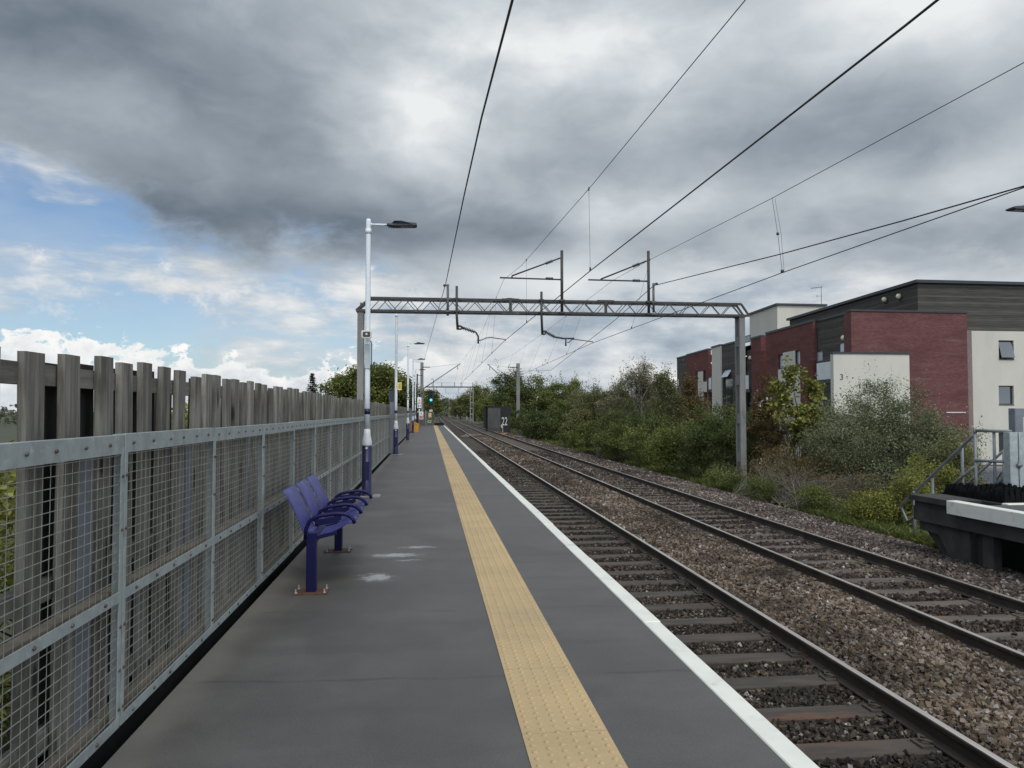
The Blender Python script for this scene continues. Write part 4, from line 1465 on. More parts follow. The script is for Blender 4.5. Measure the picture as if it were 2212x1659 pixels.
CN = [(3.1, -8, 3.9), (2.93, 4.4, 3.9), P3(1275, 585, 13.05), P3(1090, 736, 25.7), P3(995, 829, 62), (3.35, 85, 4.05), (3.9, 130, 4.1), (4.8, 200, 4.2), (6.6, 330, 4.3)]
CF = [(6.6, -8, 3.86), P3(2212, 405, 8.0), P3(1690, 589, 12.85), P3(1277, 742, 25.7), (6.2, 62, 3.95), (6.75, 85, 4.05), (7.4, 130, 4.1), (8.4, 200, 4.2), (10.2, 330, 4.3)]
wire('contact_wire', 'thick dark contact wire low over the near track', poly(CN), 0.0085, 'cable')
wire('contact_wire', 'dark contact wire low over the far track', poly(CF), 0.0075, 'cable')
KN = [(3.0, -6, 5.9), P3(1610, 0, 6.8), P3(1272, 408, 13.05), P3(1127, 573, 21.5), P3(1088, 604, 25.7), P3(1048, 700, 45), P3(1023.6, 746.5, 62), P3(993, 787, 85), (3.9, 130, 5.6), (4.6, 170, 6.6), (6.6, 330, 6.5)]
KF = [(6.6, -6, 5.9), P3(2212, 135, 8.14), P3(1668, 428, 12.85), P3(1400, 563, 21.5), P3(1325, 605, 25.7), P3(1200, 700, 41), P3(1110, 765, 62), P3(1053.6, 788, 85), (7.5, 130, 5.6), (8.2, 170, 6.6), (10.2, 330, 6.5)]
kn = wire('catenary_wire', 'thin catenary wire above the near contact wire with hanging droppers', poly(KN), 0.0055, 'wire_grey')
kf = wire('catenary_wire', 'thin catenary wire above the far contact wire with hanging droppers', poly(KF), 0.0055, 'wire_grey')


def at_y(pts, y):
    for a, b_ in zip(pts[:-1], pts[1:]):
        if a[1] <= y <= b_[1]:
            t = (y - a[1]) / (b_[1] - a[1]); return Vector(a).lerp(Vector(b_), t)


for k_, c_, ysd in ((kn, (KN, CN), (13.05, 20.6, 31, 37, 45, 54, 63, 72)), (kf, (KF, CF), (12.85, 21.3, 31, 37, 45, 54, 63, 72))):
    for i, yd in enumerate(ysd):
        a, b_ = at_y(c_[0], yd), at_y(c_[1], yd)
        m = MB()
        if k_ is kf and i == 0:
            a2 = Vector(P3(1680, 505, 12.85)); m.tube([a, a2, b_], 0.004, 5); m.tube([a + Vector((0.05, 0, 0)), a2 + Vector((0.06, 0, 0.02)), b_ + Vector((0.06, 0.05, 0))], 0.003, 5)
            m.lathe([(0.025, -0.02), (0.025, 0.02)], 8, tuple(a2), 'z'); m.lathe([(0.03, -0.02), (0.03, 0.03)], 8, tuple(b_ + Vector((0, 0, 0.02))), 'z')
        else:
            m.tube([a, b_], 0.003 if yd < 30 else 0.004, 5)
            m.lathe([(0.016, -0.03), (0.016, 0.03)], 8, tuple(b_ + Vector((0, 0, 0.03))), 'z'); m.lathe([(0.012, -0.03), (0.012, 0.03)], 8, tuple(a), 'z')
        m.build('dropper', M['wire_grey'], k_)
FL = [(0.75, -6, 4.6), P3(1107, 0, 6), P3(1070, 140, 7.4), P3(1040, 255, 9.2), P3(1003, 420, 13.2), P3(963, 612, 25.7), P3(941, 690, 45), P3(917, 775, 84.5)]
FR = [(10.4, 6, 4.55), P3(2212, 402, 11.0), P3(1950, 477, 13.4), P3(1690, 548, 17), P3(1412, 617, 25.7), P3(1330, 690, 35), P3(1190, 800, 62), (9.3, 85, 6.0), (10.2, 130, 5.8), (12, 230, 6)]
wire('feeder_cable', 'thick black cable sweeping up from the left mast to the top of the view', poly(FL), 0.012, 'cable', 'cable')
wire('feeder_cable', 'thick black cable running from the gantry to the right edge of the view', poly(FR), 0.013, 'cable', 'cable')

# ------------------------------------------------------------------ masts and gantries further down the line
def mast(label, X, Ytop, d, zb, arm, top, w=0.18):
    p = atY(X, Ytop, d)
    t = thing('overhead_mast', label, 'mast', (p.x, d, zb))
    m = MB(); m.box(-w, w, -0.2, 0.2, 0, p.z - zb); m.build('pole', M['concrete'], t)
    L = lambda q: Vector((atY(*q, d).x - p.x, -0.25, atY(*q, d).z - zb))
    m = MB()
    m.tube([L(arm[0]), L(arm[1])], 0.045, 8)
    a, b_ = L(arm[0]), L(arm[1])
    m.tube([b_ + (a - b_) * 0.08 + Vector((0, 0, 0.05)), b_ + (a - b_) * 0.08 - Vector((0, 0, 0.45))], 0.03, 6)
    m.build('cantilever', M['steel_light'], t)
    s_ = 1 if b_.x > 0 else -1
    insulator(t, a - (b_ - a) * 0.02, a + (b_ - a) * 0.16, 0.09, 5)
    m = MB(); q = L(top); m.tube([(0, -0.25, q.z), (q.x, -0.25, q.z)], 0.025, 6); m.tube([(q.x, -0.25, q.z), b_], 0.012, 5); m.build('stay', M['steel_light'], t)
    insulator(t, (s_ * w, -0.25, q.z), (q.x, -0.25, q.z), 0.08, 5)
    return t


mast('grey concrete mast beside the signal at the platform end', 911.5, 783, 88.5, -1.3, ((917, 838), (994, 786)), (929, 793.5))
mast('grey concrete mast standing among the bushes right of the far track', 1119, 785, 85, -1.5, ((1108, 837), (1053, 787)), (1096, 793.5))
mast('distant mast in front of the trees right of the far gantry', 1037, 836, 215, -1.2, ((1036, 850), (1010, 845)), (1024, 838), 0.3)
mast('slim distant mast right of the line before the farthest gantry', 988, 855, 300, -1.2, ((987, 864), (972, 860)), (978, 857), 0.25)
mast('distant dark mast with a long bracket over the line', 1009, 848, 260, -1.2, ((1008, 858), (985, 852)), (996, 849), 0.3)


def far_gantry(label, d, X0, X1, Yb, ncol):
    a, b_ = atY(X0, Yb, d), atY(X1, Yb, d)
    t = thing('overhead_gantry', label, 'gantry', (a.x, d, -1.4))
    z = a.z + 1.4; Wd = b_.x - a.x
    m = MB(); m.box(-0.3, Wd + 1.2, -0.15, 0.15, z - 0.12, z + 0.15); m.build('beam', M['steel_dark'], t)
    for xx in ((0.0, Wd) if ncol == 2 else (Wd,)):
        m = MB()
        for sx in (-0.32, 0.32):
            m.box(xx + sx - 0.1, xx + sx + 0.1, -0.2, 0.2, 0, z - 0.121)
        for k in range(6):
            zz_ = z * (k + 0.7) / 6.5
            m.box(xx - 0.219, xx + 0.219, -0.12, 0.12, zz_, zz_ + 0.3)
        m.build('column', M['concrete'], t)
    m = MB()
    for fx in (0.12, 0.33, 0.62, 0.78, 1.02):
        m.box(Wd * fx - 0.06, Wd * fx + 0.06, -0.06, 0.06, z + 0.151, z + 1.1)
    m.tube([(0, 0, z + 1.0), (Wd, 0, z + 0.95)], 0.02, 5)
    m.build('brackets', M['steel_dark'], t)
    for fx in (0.22, 0.42, 0.7):
        m = MB(); m.tube([(Wd * fx, 0, z - 0.121), (Wd * fx, 0, z - 1.4)], 0.035, 6); m.tube([(Wd * fx, 0, z - 1.3), (Wd * fx + 0.9, 0, z - 1.6)], 0.03, 6)
        m.build('drop_tube', M['steel_dark'], t)


far_gantry('second gantry down the line with a lattice right column', 180, 922, 1019, 836, 1)
far_gantry('farthest gantry, small and low over the distant tracks', 340, 930, 972, 863.5, 2)
far_gantry('thin far gantry seen just under the farthest one', 480, 936, 962, 872, 2)

# small yellow ramp and boards in the track
yr = thing('track_magnet', 'yellow ramp plate between the rails of the far track', 'track magnet', (atz(1088, 938, -1.0).x, atz(1088, 938, -1.0).y, -1.03))
m = MB(); m.prism([(-1.6, 0), (1.6, 0), (0.9, 0.16), (-0.9, 0.16)], -0.28, 0.28, 'yz'); m.build('ramp', M['grit_yellow'], yr)
m = MB(); m.box(-0.2, 0.2, -0.5, 0.5, 0.161, 0.2); m.build('top_plate', M['rust'], yr)
for (X, Y, lab) in ((1847 * .553, 1700 * .553 - 0.5, 'pale board laid across the near track at the platform end'), (1015, 943, 'pale board lying by the near rail between the tracks')):
    q = atz(X, Y, -1.0)
    m = MB(); m.rbox(-0.9, 0.9, -0.25, 0.25, 0, 0.1, 0.02)
    o = m.build('crossing_board', pm('pale dirty board', (0.22, 0.19, 0.165), (0.16, 0.14, 0.12), 0.9), None, (q.x, q.y, -1.0)); tag(o, lab, 'board')

# ------------------------------------------------------------------ opposite platform end
def prism_xz(mb, poly, a, b): return mb.prism(poly, a, b, 'xz')
YE = 13.3
m = MB(); m.box(8.86, 16, -10, 11.55, -0.2, -0.004)
o = m.build('far_platform_surface', M['asphalt']); tag(o, kind='structure')
m = MB(); m.rbox(8.66, 8.858, -10, 12.15, -0.205, 0.012, 0.008); m.rbox(9.3, 16, 11.551, 11.69, -0.1, 0.014, 0.008)
o = m.build('far_platform_edge', M['white_line']); tag(o, kind='structure')
m = MB()
m.box(8.74, 9.32, 12.16, YE, -0.10, -0.002)
m.box(9.321, 13.5, 11.70, YE, -0.10, -0.006)
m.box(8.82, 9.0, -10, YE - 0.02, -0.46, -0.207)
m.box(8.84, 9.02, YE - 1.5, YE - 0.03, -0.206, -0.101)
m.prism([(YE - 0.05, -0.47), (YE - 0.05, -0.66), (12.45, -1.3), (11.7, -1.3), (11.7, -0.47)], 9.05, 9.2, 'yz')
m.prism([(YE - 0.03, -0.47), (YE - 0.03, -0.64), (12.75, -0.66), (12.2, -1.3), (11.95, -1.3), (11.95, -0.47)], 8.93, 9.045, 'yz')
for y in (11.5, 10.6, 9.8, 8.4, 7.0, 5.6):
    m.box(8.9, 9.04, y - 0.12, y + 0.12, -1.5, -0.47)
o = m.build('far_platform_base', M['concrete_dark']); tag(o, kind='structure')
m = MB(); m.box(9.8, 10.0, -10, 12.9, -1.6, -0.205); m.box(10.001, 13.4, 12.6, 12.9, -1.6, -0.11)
o = m.build('far_platform_wall', M['concrete_black']); tag(o, kind='structure')  # painted black for the dark void under the deck
# rubber deterrent mats: rows of upright blunt teeth
tm = thing('deterrent_mat', 'black jagged rubber deterrent matting on the end of the far platform', 'mat', (9.4, 11.74, -0.004))
V, F = [], []
nx_, ny_ = 42, 14
for i in range(nx_):
    for j in range(ny_):
        x, y = 0.05 + i * 0.098, 0.05 + j * 0.108
        h = 0.19 + random.uniform(-0.05, 0.03) + 0.03 * math.sin(i * 0.9)
        a = random.uniform(-0.2, 0.2)
        o_ = len(V)
        for (r, z) in ((0.07, 0.0), (0.06, h * 0.5), (0.026, h)):
            for k in range(4):
                t = a + math.pi / 4 + k * math.pi / 2
                V.append((x + r * math.cos(t), y + r * math.sin(t), z))
        for l in range(2):
            for k in range(4):
                F.append((o_ + l * 4 + k, o_ + l * 4 + (k + 1) % 4, o_ + (l + 1) * 4 + (k + 1) % 4, o_ + (l + 1) * 4 + k))
        F.append((o_ + 8, o_ + 9, o_ + 10, o_ + 11))
link('teeth', mesh_np('teeth', np.array(V), np.array(F), M['mat_black']), tm)
m = MB(); m.box(0, 4.15, 0, 1.56, 0.0, 0.02); m.build('base_sheet', M['mat_black'], tm)
# steps down at the platform end with tube handrails
st = thing('platform_steps', 'concrete steps leading down from the end of the far platform', 'steps', (10.2, YE, 0))
m = MB()
for k in range(7):
    m.box(0.05, 1.15, 0.02 + k * 0.32, 0.34 + k * 0.32, -1.6, -0.18 * (k + 1))
m.build('treads', M['concrete_dark'], st)
hr = thing('handrail', 'grey galvanised tube handrail sloping down the steps at the end of the far platform', 'handrail', (10.2, YE, 0))
H0 = Vector((10.2, YE, 0))
def hp(X, Y, d): return Vector(atY(X, Y, d)) - H0
m = MB()
A, B = hp(2106, 930, 13.4), hp(1946, 1092, 15.7)
m.tube([hp(2185, 932, 12.8), A], 0.03, 10)
m.tube([A, hp(2099, 944, 13.45), B, hp(1948, 1100, 15.7), hp(1960, 1125, 15.6), hp(1966, 1124, 15.4), hp(1976, 1114, 15.2)], 0.028, 10)
m.build('top_rail', M['galv_rail'], hr)
m = MB(); m.tube([hp(2186, 998, 12.8), hp(2106, 995, 13.4)], 0.028, 10); m.tube([hp(2106, 1007, 13.4), hp(2040, 1062, 14.25)], 0.028, 10); m.build('mid_rail', M['galv_rail'], hr)
for (X, Y, d, zb) in ((2106, 930, 13.4, -0.3), (2078, 960, 13.78, -0.6), (2014, 1026, 14.63, -0.9), (1975, 1063, 15.2, -1.3)):
    a = hp(X, Y, d)
    m = MB(); m.tube([(a.x, a.y, zb - 0.4), (a.x, a.y, a.z)], 0.028, 10); m.lathe([(0.036, a.z - 0.05), (0.036, a.z + 0.02)], 10, (a.x, a.y, 0)); m.build('post', M['galv_rail'], hr)
hr2 = thing('handrail', 'second grey tube handrail on the far side of the steps', 'handrail', (11.2, YE, 0))
H0 = Vector((11.2, YE, 0))
m = MB(); m.tube([hp(2172, 970, 13.93), hp(2077, 1056, 15.15), hp(2050, 1090, 15.6)], 0.026, 10); m.build('top_rail', M['galv_rail'], hr2)
m = MB(); m.tube([hp(2190, 1010, 13.8), hp(2140, 1062, 14.4)], 0.026, 10); m.build('mid_rail', M['galv_rail'], hr2)
for (X, Y, d) in ((2147, 931.5, 13.1), (2168, 972, 13.93)):
    a = hp(X, Y, d); m = MB(); m.tube([(a.x, a.y, -0.5), (a.x, a.y, a.z)], 0.026, 10); m.build('post', M['galv_rail'], hr2)
gp = thing('gate_post', 'pair of broad galvanised gate posts at the end of the far platform', 'gate post', (atY(2183, 934, 12.8).x, 12.8, 0))
zt = atY(2183, 934, 12.8).z
m = MB(); m.rbox(-0.085, 0.075, -0.08, 0.08, 0, zt, 0.006); m.build('post', M['galv'], gp)
m = MB(); m.rbox(0.10, 0.26, -0.07, 0.09, 0, zt - 0.004, 0.006); m.build('post', M['galv'], gp)
m = MB(); m.tube([(0.03, -0.1, 0.55), (0.12, -0.1, 0.55)], 0.03, 8); m.tube([(0.075, -0.1, 0.5), (0.075, -0.1, 0.62)], 0.02, 8); m.build('latch', M['galv_dull'], gp)
gf = thing('mesh_gate', 'tall grey framed mesh gate at the right edge of the far platform', 'gate', (atY(2194, 882, 13.9).x, 13.9, 0))
zt = atY(2194, 882, 13.9).z
m = MB(); m.rbox(-0.09, 0.085, -0.09, 0.09, 0, zt, 0.008); m.box(0.086, 1.6, -0.08, 0.08, zt - 0.17, zt - 0.004); m.build('frame', M['galv_dull'], gf)
m = MB()
for z in np.arange(0.1, zt - 0.2, 0.05): m.obox((0.086, 0, z), (1.6, 0, z), 0.003, 0.004)
for x in np.arange(0.15, 1.6, 0.075): m.obox((x, 0.004, 0.05), (x, 0.004, zt - 0.171), 0.003, 0.003)
m.build('wire_mesh', M['wire'], gf)
rs = thing('red_sign', 'red and white notice on the mesh gate at the right edge', 'sign', (atY(2214, 965, 13.8).x, 13.8, atY(2214, 965, 13.8).z))
m = MB(); m.rbox(-0.11, 0.2, -0.01, 0, -0.26, 0.26, 0.002); m.build('plate', M['white'], rs)
m = MB(); m.box(-0.09, 0.18, -0.013, -0.0105, -0.13, 0.11); m.build('red_panel', M['red_sign'], rs)
# lamp on the far platform whose lantern reaches into view
p = atY(2181, 450, 13.6)
fl = lamp_post('far platform lamp post whose grey lantern shows at the right edge', p.x + 0.87, 13.6, p.z + 0.09)
fl.rotation_euler = (0, 0, math.pi)

# ------------------------------------------------------------------ apartment block
C0 = Vector((26.58, 46.0, 0))
WD = Vector((0.0615, 1, 0)).normalized()
ED = Vector((1, 0.02, 0)).normalized()
ab = thing('apartment_block', 'modern apartment block of dark red brick, dark timber boarding and cream render', 'building', (C0.x, C0.y, 0))


def Bp(u, w, z): return ED * u + WD * w + Vector((0, 0, z))


def bbox(mb, u0, u1, w0, w1, z0, z1):
    v = [Bp(u, w, z) for z in (z0, z1) for (u, w) in ((u0, w0), (u1, w0), (u1, w1), (u0, w1))]
    return mb.add(v, [(3, 2, 1, 0), (4, 5, 6, 7), (0, 1, 5, 4), (1, 2, 6, 5), (2, 3, 7, 6), (3, 0, 4, 7)])


def onlong(X, Y, u=0.0):
    """point of the long facade plane (at inset u) seen at X, Y -> (w, z)"""
    nrm = Vector((WD.y, -WD.x, 0))
    o_ = C0 + ED * u
    v = ray(X, Y)
    t = nrm.dot(o_ - CAM) / nrm.dot(v)
    p = CAM + v * t
    return (p - o_).dot(WD), p.z


def onend(X, Y, w=0.0):
    nrm = Vector((-ED.y, ED.x, 0))
    o_ = C0 + WD * w
    v = ray(X, Y)
    t = nrm.dot(o_ - CAM) / nrm.dot(v)
    p = CAM + v * t
    return (p - o_).dot(ED), p.z


def wall(name, mat, face, at, a0, a1, z0, z1, th=0.3, holes=()):
    """wall slab; face 'long' spans w at u=at..at+th, face 'end' spans u at w=at..at+th; holes (a0,a1,z0,z1)"""
    mb = MB()
    A = sorted({a0, a1, *[min(max(h[i], a0), a1) for h in holes for i in (0, 1)]})
    Z = sorted({z0, z1, *[min(max(h[i], z0), z1) for h in holes for i in (2, 3)]})
    for i in range(len(A) - 1):
        for j in range(len(Z) - 1):
            ca, cz = (A[i] + A[i + 1]) / 2, (Z[j] + Z[j + 1]) / 2
            if any(h[0] < ca < h[1] and h[2] < cz < h[3] for h in holes): continue
            if face == 'long': bbox(mb, at, at + th, A[i], A[i + 1], Z[j], Z[j + 1])
            else: bbox(mb, A[i], A[i + 1], at, at + th, Z[j], Z[j + 1])
    return mb.build(name, mat, ab, fix=False)


def window(face, at, a0, a1, z0, z1, pane='glass', fw=0.06, d=0.0, open_=False):
    """frame with its pane; at = outer face of the frame"""
    fr = MB()
    def bx(mb, p0, p1, q0, q1, d0, d1):
        if face == 'long': bbox(mb, at + d0, at + d1, p0, p1, q0, q1)
        else: bbox(mb, p0, p1, at + d0, at + d1, q0, q1)
    bx(fr, a0, a0 + fw, z0, z1, 0, 0.06); bx(fr, a1 - fw, a1, z0, z1, 0, 0.06)
    bx(fr, a0 + fw, a1 - fw, z0, z0 + fw, 0, 0.06); bx(fr, a0 + fw, a1 - fw, z1 - fw, z1, 0, 0.06)
    f = fr.build('window', M['frame'], ab)
    pn = MB()
    if open_:
        if face == 'long':
            v = [Bp(at + 0.03, a0 + fw, z1 - fw), Bp(at + 0.03, a1 - fw, z1 - fw), Bp(at - 0.42, a1 - fw, z0 + 0.15), Bp(at - 0.42, a0 + fw, z0 + 0.15)]
        else:
            v = [Bp(a0 + fw, at + 0.03, z1 - fw), Bp(a1 - fw, at + 0.03, z1 - fw), Bp(a1 - fw, at - 0.3, z0 + 0.1), Bp(a0 + fw, at - 0.3, z0 + 0.1)]
        dv = Vector((-0.03, -0.03, 0.0)) if face == 'long' else Vector((0, -0.03, 0))
        pn.add(v + [p + dv for p in v], [(0, 1, 2, 3), (7, 6, 5, 4), (0, 4, 5, 1), (1, 5, 6, 2), (2, 6, 7, 3), (3, 7, 4, 0)])
    else:
        bx(pn, a0 + fw, a1 - fw, z0 + fw, z1 - fw, 0.025, 0.045)
    pn.build('pane', M[pane], f)
    return f


wX = lambda X: onlong(X, 800)[0]
ZG = -2.4
ZP = 7.88
wEnd = wX(1458)
# core of the building and flat roofs
mb = MB(); bbox(mb, 1.6, 20, 1.6, wEnd - 0.3, ZG, 6.7); mb.build('core', M['timber'], ab)
mb = MB(); bbox(mb, 0.95, 5, 1.05, wEnd - 0.4, 7.5, 7.55); mb.build('roof', M['fascia'], ab)
# near part of the long facade
def hole(X0, X1, Ya, Yb, u=0.0):
    w0, w1 = onlong(X1, Ya, u)[0], onlong(X0, Ya, u)[0]
    zs_ = [onlong((X0 + X1) / 2, q, u)[1] for q in (Ya, Yb)]
    return (min(w0, w1), max(w0, w1), min(zs_), max(zs_))


hA = [hole(1764, 1777, 758, 781, 0.3), hole(1813, 1827, 740, 765, 0.3), hole(1830, 1837, 738, 765, 0.3)]
wall('timber_wall', M['timber'], 'long', 0.30, 0.02, wX(1758), ZG, ZP - 0.02, 0.3, hA)
for h in hA: window('long', 0.31, *h, pane='pale_pane')
hB = [hole(1681, 1692, 766, 797), hole(1718, 1728, 757, 788)]
wBa, wBb = wX(1757), wX(1655)
wall('brick_wall', M['brick'], 'long', 0.0, wBa, wBb, ZG, ZP, 0.3, hB)
for h in hB: window('long', 0.12, *h, pane='pale_pane')
hI = hole(1682, 1727, 762, 860)
mb = MB()
zlo = hB[0][2] - 0.02
bbox(mb, -0.03, -0.004, hB[1][1], hB[0][0], zlo, hB[0][3] + 0.1)
bbox(mb, -0.03, -0.004, hB[1][0], hB[0][1], ZG, zlo - 0.003)
mb.build('render_infill', M['render'], ab)
hC = hole(1648, 1654, 786, 822, 0.9)
wall('timber_wall', M['timber'], 'long', 0.9, wX(1655), wX(1644), ZG, 6.9, 0.3, [hC]); window('long', 0.95, *hC, pane='pale_pane')
wall('brick_wall', M['brick'], 'long', 0.0, wX(1644), wX(1623), ZG, ZP - 0.1, 1.3)
hE = [hole(1604, 1621, 836, 880, 1.2), hole(1603, 1619, 725, 740, 1.2)]
wall('timber_wall', M['timber'], 'long', 1.2, wX(1623), wX(1587), ZG, 7.2, 0.3, hE)
for h in hE: window('long', 1.25, *h, pane='glass')
hF = [hole(1564, 1579, 797, 818, -0.0), hole(1562, 1583, 818, 880, -0.0)]
wall('timber_wall', M['timber'], 'long', 0.0, wX(1587), wX(1560), 1.9, ZP, 0.3, hF)
wall('brick_wall', M['brick'], 'long', 0.0, wX(1587), wX(1577), ZG, 1.88, 0.3)
window('long', 0.1, *hF[0], pane='pale_pane', open_=True); window('long', 0.1, *hF[1], pane='glass')
wall('render_wall', M['render'], 'long', -0.12, wX(1559.5), wX(1540), ZG, ZP + 0.05, 0.45)
hH = [hole(1531, 1539, 800, 815, 1.0), hole(1531, 1539, 845, 885, 1.0)]
wall('brick_wall', M['brick'], 'long', 1.0, wX(1540), wX(1530), ZG, ZP + 0.1, 0.3, hH)
for h in hH: window('long', 1.05, *h)
hJ = [hole(1502, 1507, 802, 826), hole(1519, 1524, 800, 822), hole(1521, 1527, 848, 880)]
wall('brick_wall', M['brick'], 'long', 0.0, wX(1530), wX(1483), ZG, ZP, 0.3, hJ)
for h in hJ: window('long', 0.12, *h)
mb = MB(); bbox(mb, -0.03, -0.004, wX(1519), wX(1508), ZG, onlong(1512, 803)[1]); bbox(mb, -0.03, -0.004, wX(1527), wX(1519.3), onlong(1521, 847)[1], onlong(1521, 825)[1]); mb.build('render_infill', M['render'], ab)
hK = [hole(1462, 1466, 818, 835, 0.25)]
wall('timber_wall', M['timber'], 'long', 0.25, wX(1483), wEnd, ZG, ZP, 0.3, hK); window('long', 0.26, *hK[0], pane='pale_pane')
# parapet cappings
for a, b_, u, zz_ in ((0, wX(1757.5), 0.22, ZP - 0.02), (wBa, wBb, -0.06, ZP), (wX(1644), wX(1623), -0.06, ZP - 0.1), (wX(1587), wX(1560), -0.06, ZP), (wX(1559.5), wX(1540), -0.2, ZP + 0.05), (wX(1530), wX(1483), -0.06, ZP), (wX(1483) + 0.01, wEnd, 0.19, ZP)):
    mb = MB(); bbox(mb, u, u + 0.5, a, b_, zz_ + 0.002, zz_ + 0.16)
    mb.build('capping', M['fascia'], ab)
# balconies
def balcony(w0, w1, z0, z1, u0, u1):
    mb = MB(); bbox(mb, u0, u1, w0, w1, z0 - 0.35, z0 - 0.1)
    b_ = mb.build('balcony', M['fascia'], ab)
    mb = MB(); bbox(mb, u0 - 0.03, u0, w0 + (w1 - w0) * 0.15, w1, z0 - 0.08, z1); mb.build('screen', M['panel'], b_)
    mb = MB()
    bbox(mb, u0 - 0.02, u0 + 0.02, w0, w1, z1 + 0.10, z1 + 0.15); bbox(mb, u0, u1, w0 - 0.02, w0 + 0.02, z1 + 0.10, z1 + 0.15)
    for k in range(9): bbox(mb, u0 + (u1 - u0) * k / 9, u0 + (u1 - u0) * k / 9 + 0.02, w0 - 0.015, w0 + 0.015, z0 - 0.1, z1 + 0.1)
    mb.build('railing', M['frame'], b_)
q0, q1 = onlong(1765, 785, -1.0), onlong(1803, 815, -1.0)
balcony(q1[0], q0[0], q1[1], q0[1], -1.0, 0.29)
q0, q1 = onlong(1609, 812, 0.2), onlong(1622, 838, 0.2)
balcony(q1[0], q0[0], q1[1], q0[1], 0.1, 1.19)
q0, q1 = onlong(1530.3, 817, 0.1), onlong(1539.5, 839, 0.1)
balcony(q1[0], q0[0], q1[1], q0[1], 0.05, 0.99)
# upper timber storey, set back
uS = onend(1982, 605, 1.2)[0]
zU = onend(1982, 605, 1.2)[1]
hU = []
mb = MB(); bbox(mb, uS, 22, 1.2, 22, 6.72, zU - 0.2); up_ = mb.build('upper_storey', M['timber'], ab)
mb = MB(); bbox(mb, uS - 0.25, 22, 0.95, 22.2, zU - 0.198, zU); mb.build('roof_edge', M['fascia'], up_)
# rendered stair tower behind
mb = MB(); pt = atY(1668, 655, 75); ut = (pt - C0).dot(ED) - 0.0615 * 29; ub = ut + (atY(1772, 656, 75).x - pt.x); zT = pt.z
bbox(mb, ut, ub, 29, 37, 4, zT - 0.2); tw = mb.build('render_tower', M['render'], ab)
mb = MB(); bbox(mb, ut - 0.2, ub + 0.2, 28.8, 37.2, zT - 0.198, zT); mb.build('roof_edge', M['fascia'], tw)
mb = MB()
q = Bp(ub - 0.2, 29.3, zT)
mb.tube([q, q + Vector((0, 0, 1.9))], 0.03, 6); mb.tube([q + Vector((0.1, 0, 1.85)), q + Vector((-1.0, 0.3, 1.75))], 0.02, 5)
for k in range(6):
    c_ = q + Vector((-0.17 * k, 0.05 * k, 1.83 - 0.018 * k)); mb.tube([c_ - Vector((0, 0.25, 0)), c_ + Vector((0, 0.25, 0))], 0.014, 4)
mb.tube([q + Vector((0.1, 0, 0.9)), q + Vector((-0.5, 0.1, 0.9))], 0.015, 5); mb.tube([q + Vector((-0.42, 0.1, 0.75)), q + Vector((-0.42, 0.1, 1.05))], 0.02, 5)
mb.build('aerial', M['steel_light'], ab)
# end facade: brick block, number box, render wall
u1 = onend(2089.5, 750)[0]
wall('brick_wall', M['brick_end'], 'end', 0.0, 0.0, u1, ZG, 7.9, 1.0)
mb = MB(); bbox(mb, -0.05, u1 + 0.05, -0.06, 0.5, 7.902, 8.02); mb.build('capping', M['fascia'], ab)
wE = 1.0
ur = onend(2097, 750, wE)[0]
hR = []
for (ya, yb) in ((735, 776), (833, 874), (935, 977)):
    a = onend(2157, ya, wE); b_ = onend(2190.5, yb, wE); hR.append((a[0], b_[0], b_[1], a[1]))
# next column of windows, just past the edge of the view
hR += [(h[0] + 4.2, h[1] + 4.2, h[2], h[3]) for h in hR]
wall('render_wall', M['render'], 'end', wE, u1 + 0.02, 20, ZG, 6.88, 0.35, hR)
for i, h in enumerate(hR): window('end', wE + 0.14, *h, pane='glass', fw=0.07, open_=(i == 0))
for h in hR:
    mb = MB(); bbox(mb, h[0] - 0.02, h[1] + 0.02, wE - 0.03, wE + 0.13, h[2] - 0.05, h[2] - 0.003); mb.build('window_sill', M['frame'], ab)
mb = MB(); bbox(mb, u1 + 0.001, ur, wE - 0.12, wE - 0.002, ZG, 6.9); mb.build('corner_strip', pm('dull pink render', (0.22, 0.165, 0.155), (0.17, 0.13, 0.125), 0.9), ab)
mb = MB(); bbox(mb, u1 + 0.05, u1 + 0.14, wE - 0.22, wE - 0.125, ZG, 6.9); mb.build('black_strip', M['black'], ab)  # narrow black upright strip beside the corner
wN = -0.42
a = onend(1800, 764, wN); b_ = onend(1964, 764, wN)
mb = MB(); bbox(mb, a[0], b_[0], wN, -0.002, ZG, a[1]); nb = mb.build('render_wall', M['render'], ab)
mb = MB(); bbox(mb, a[0] - 0.05, b_[0] + 0.04, wN - 0.06, -0.065, a[1] + 0.002, a[1] + 0.12); mb.build('capping', M['fascia'], nb)
pz = onend(1818, 815, wN)
text_mesh('house_number', '3', 0.52, M['frame'], nb, Bp(pz[0], wN - 0.012, pz[1]), (R(90), 0, math.atan2(ED.y, ED.x)), 0.01)
mb = MB(); za = onend(2000, 891, 0.0); zb_ = onend(2076, 889, 0.0)
bbox(mb, za[0] + 1.4, zb_[0] + 0.3, -0.05, -0.003, za[1] - 0.03, za[1] + 0.03); mb.build('string_course', M['panel'], ab)
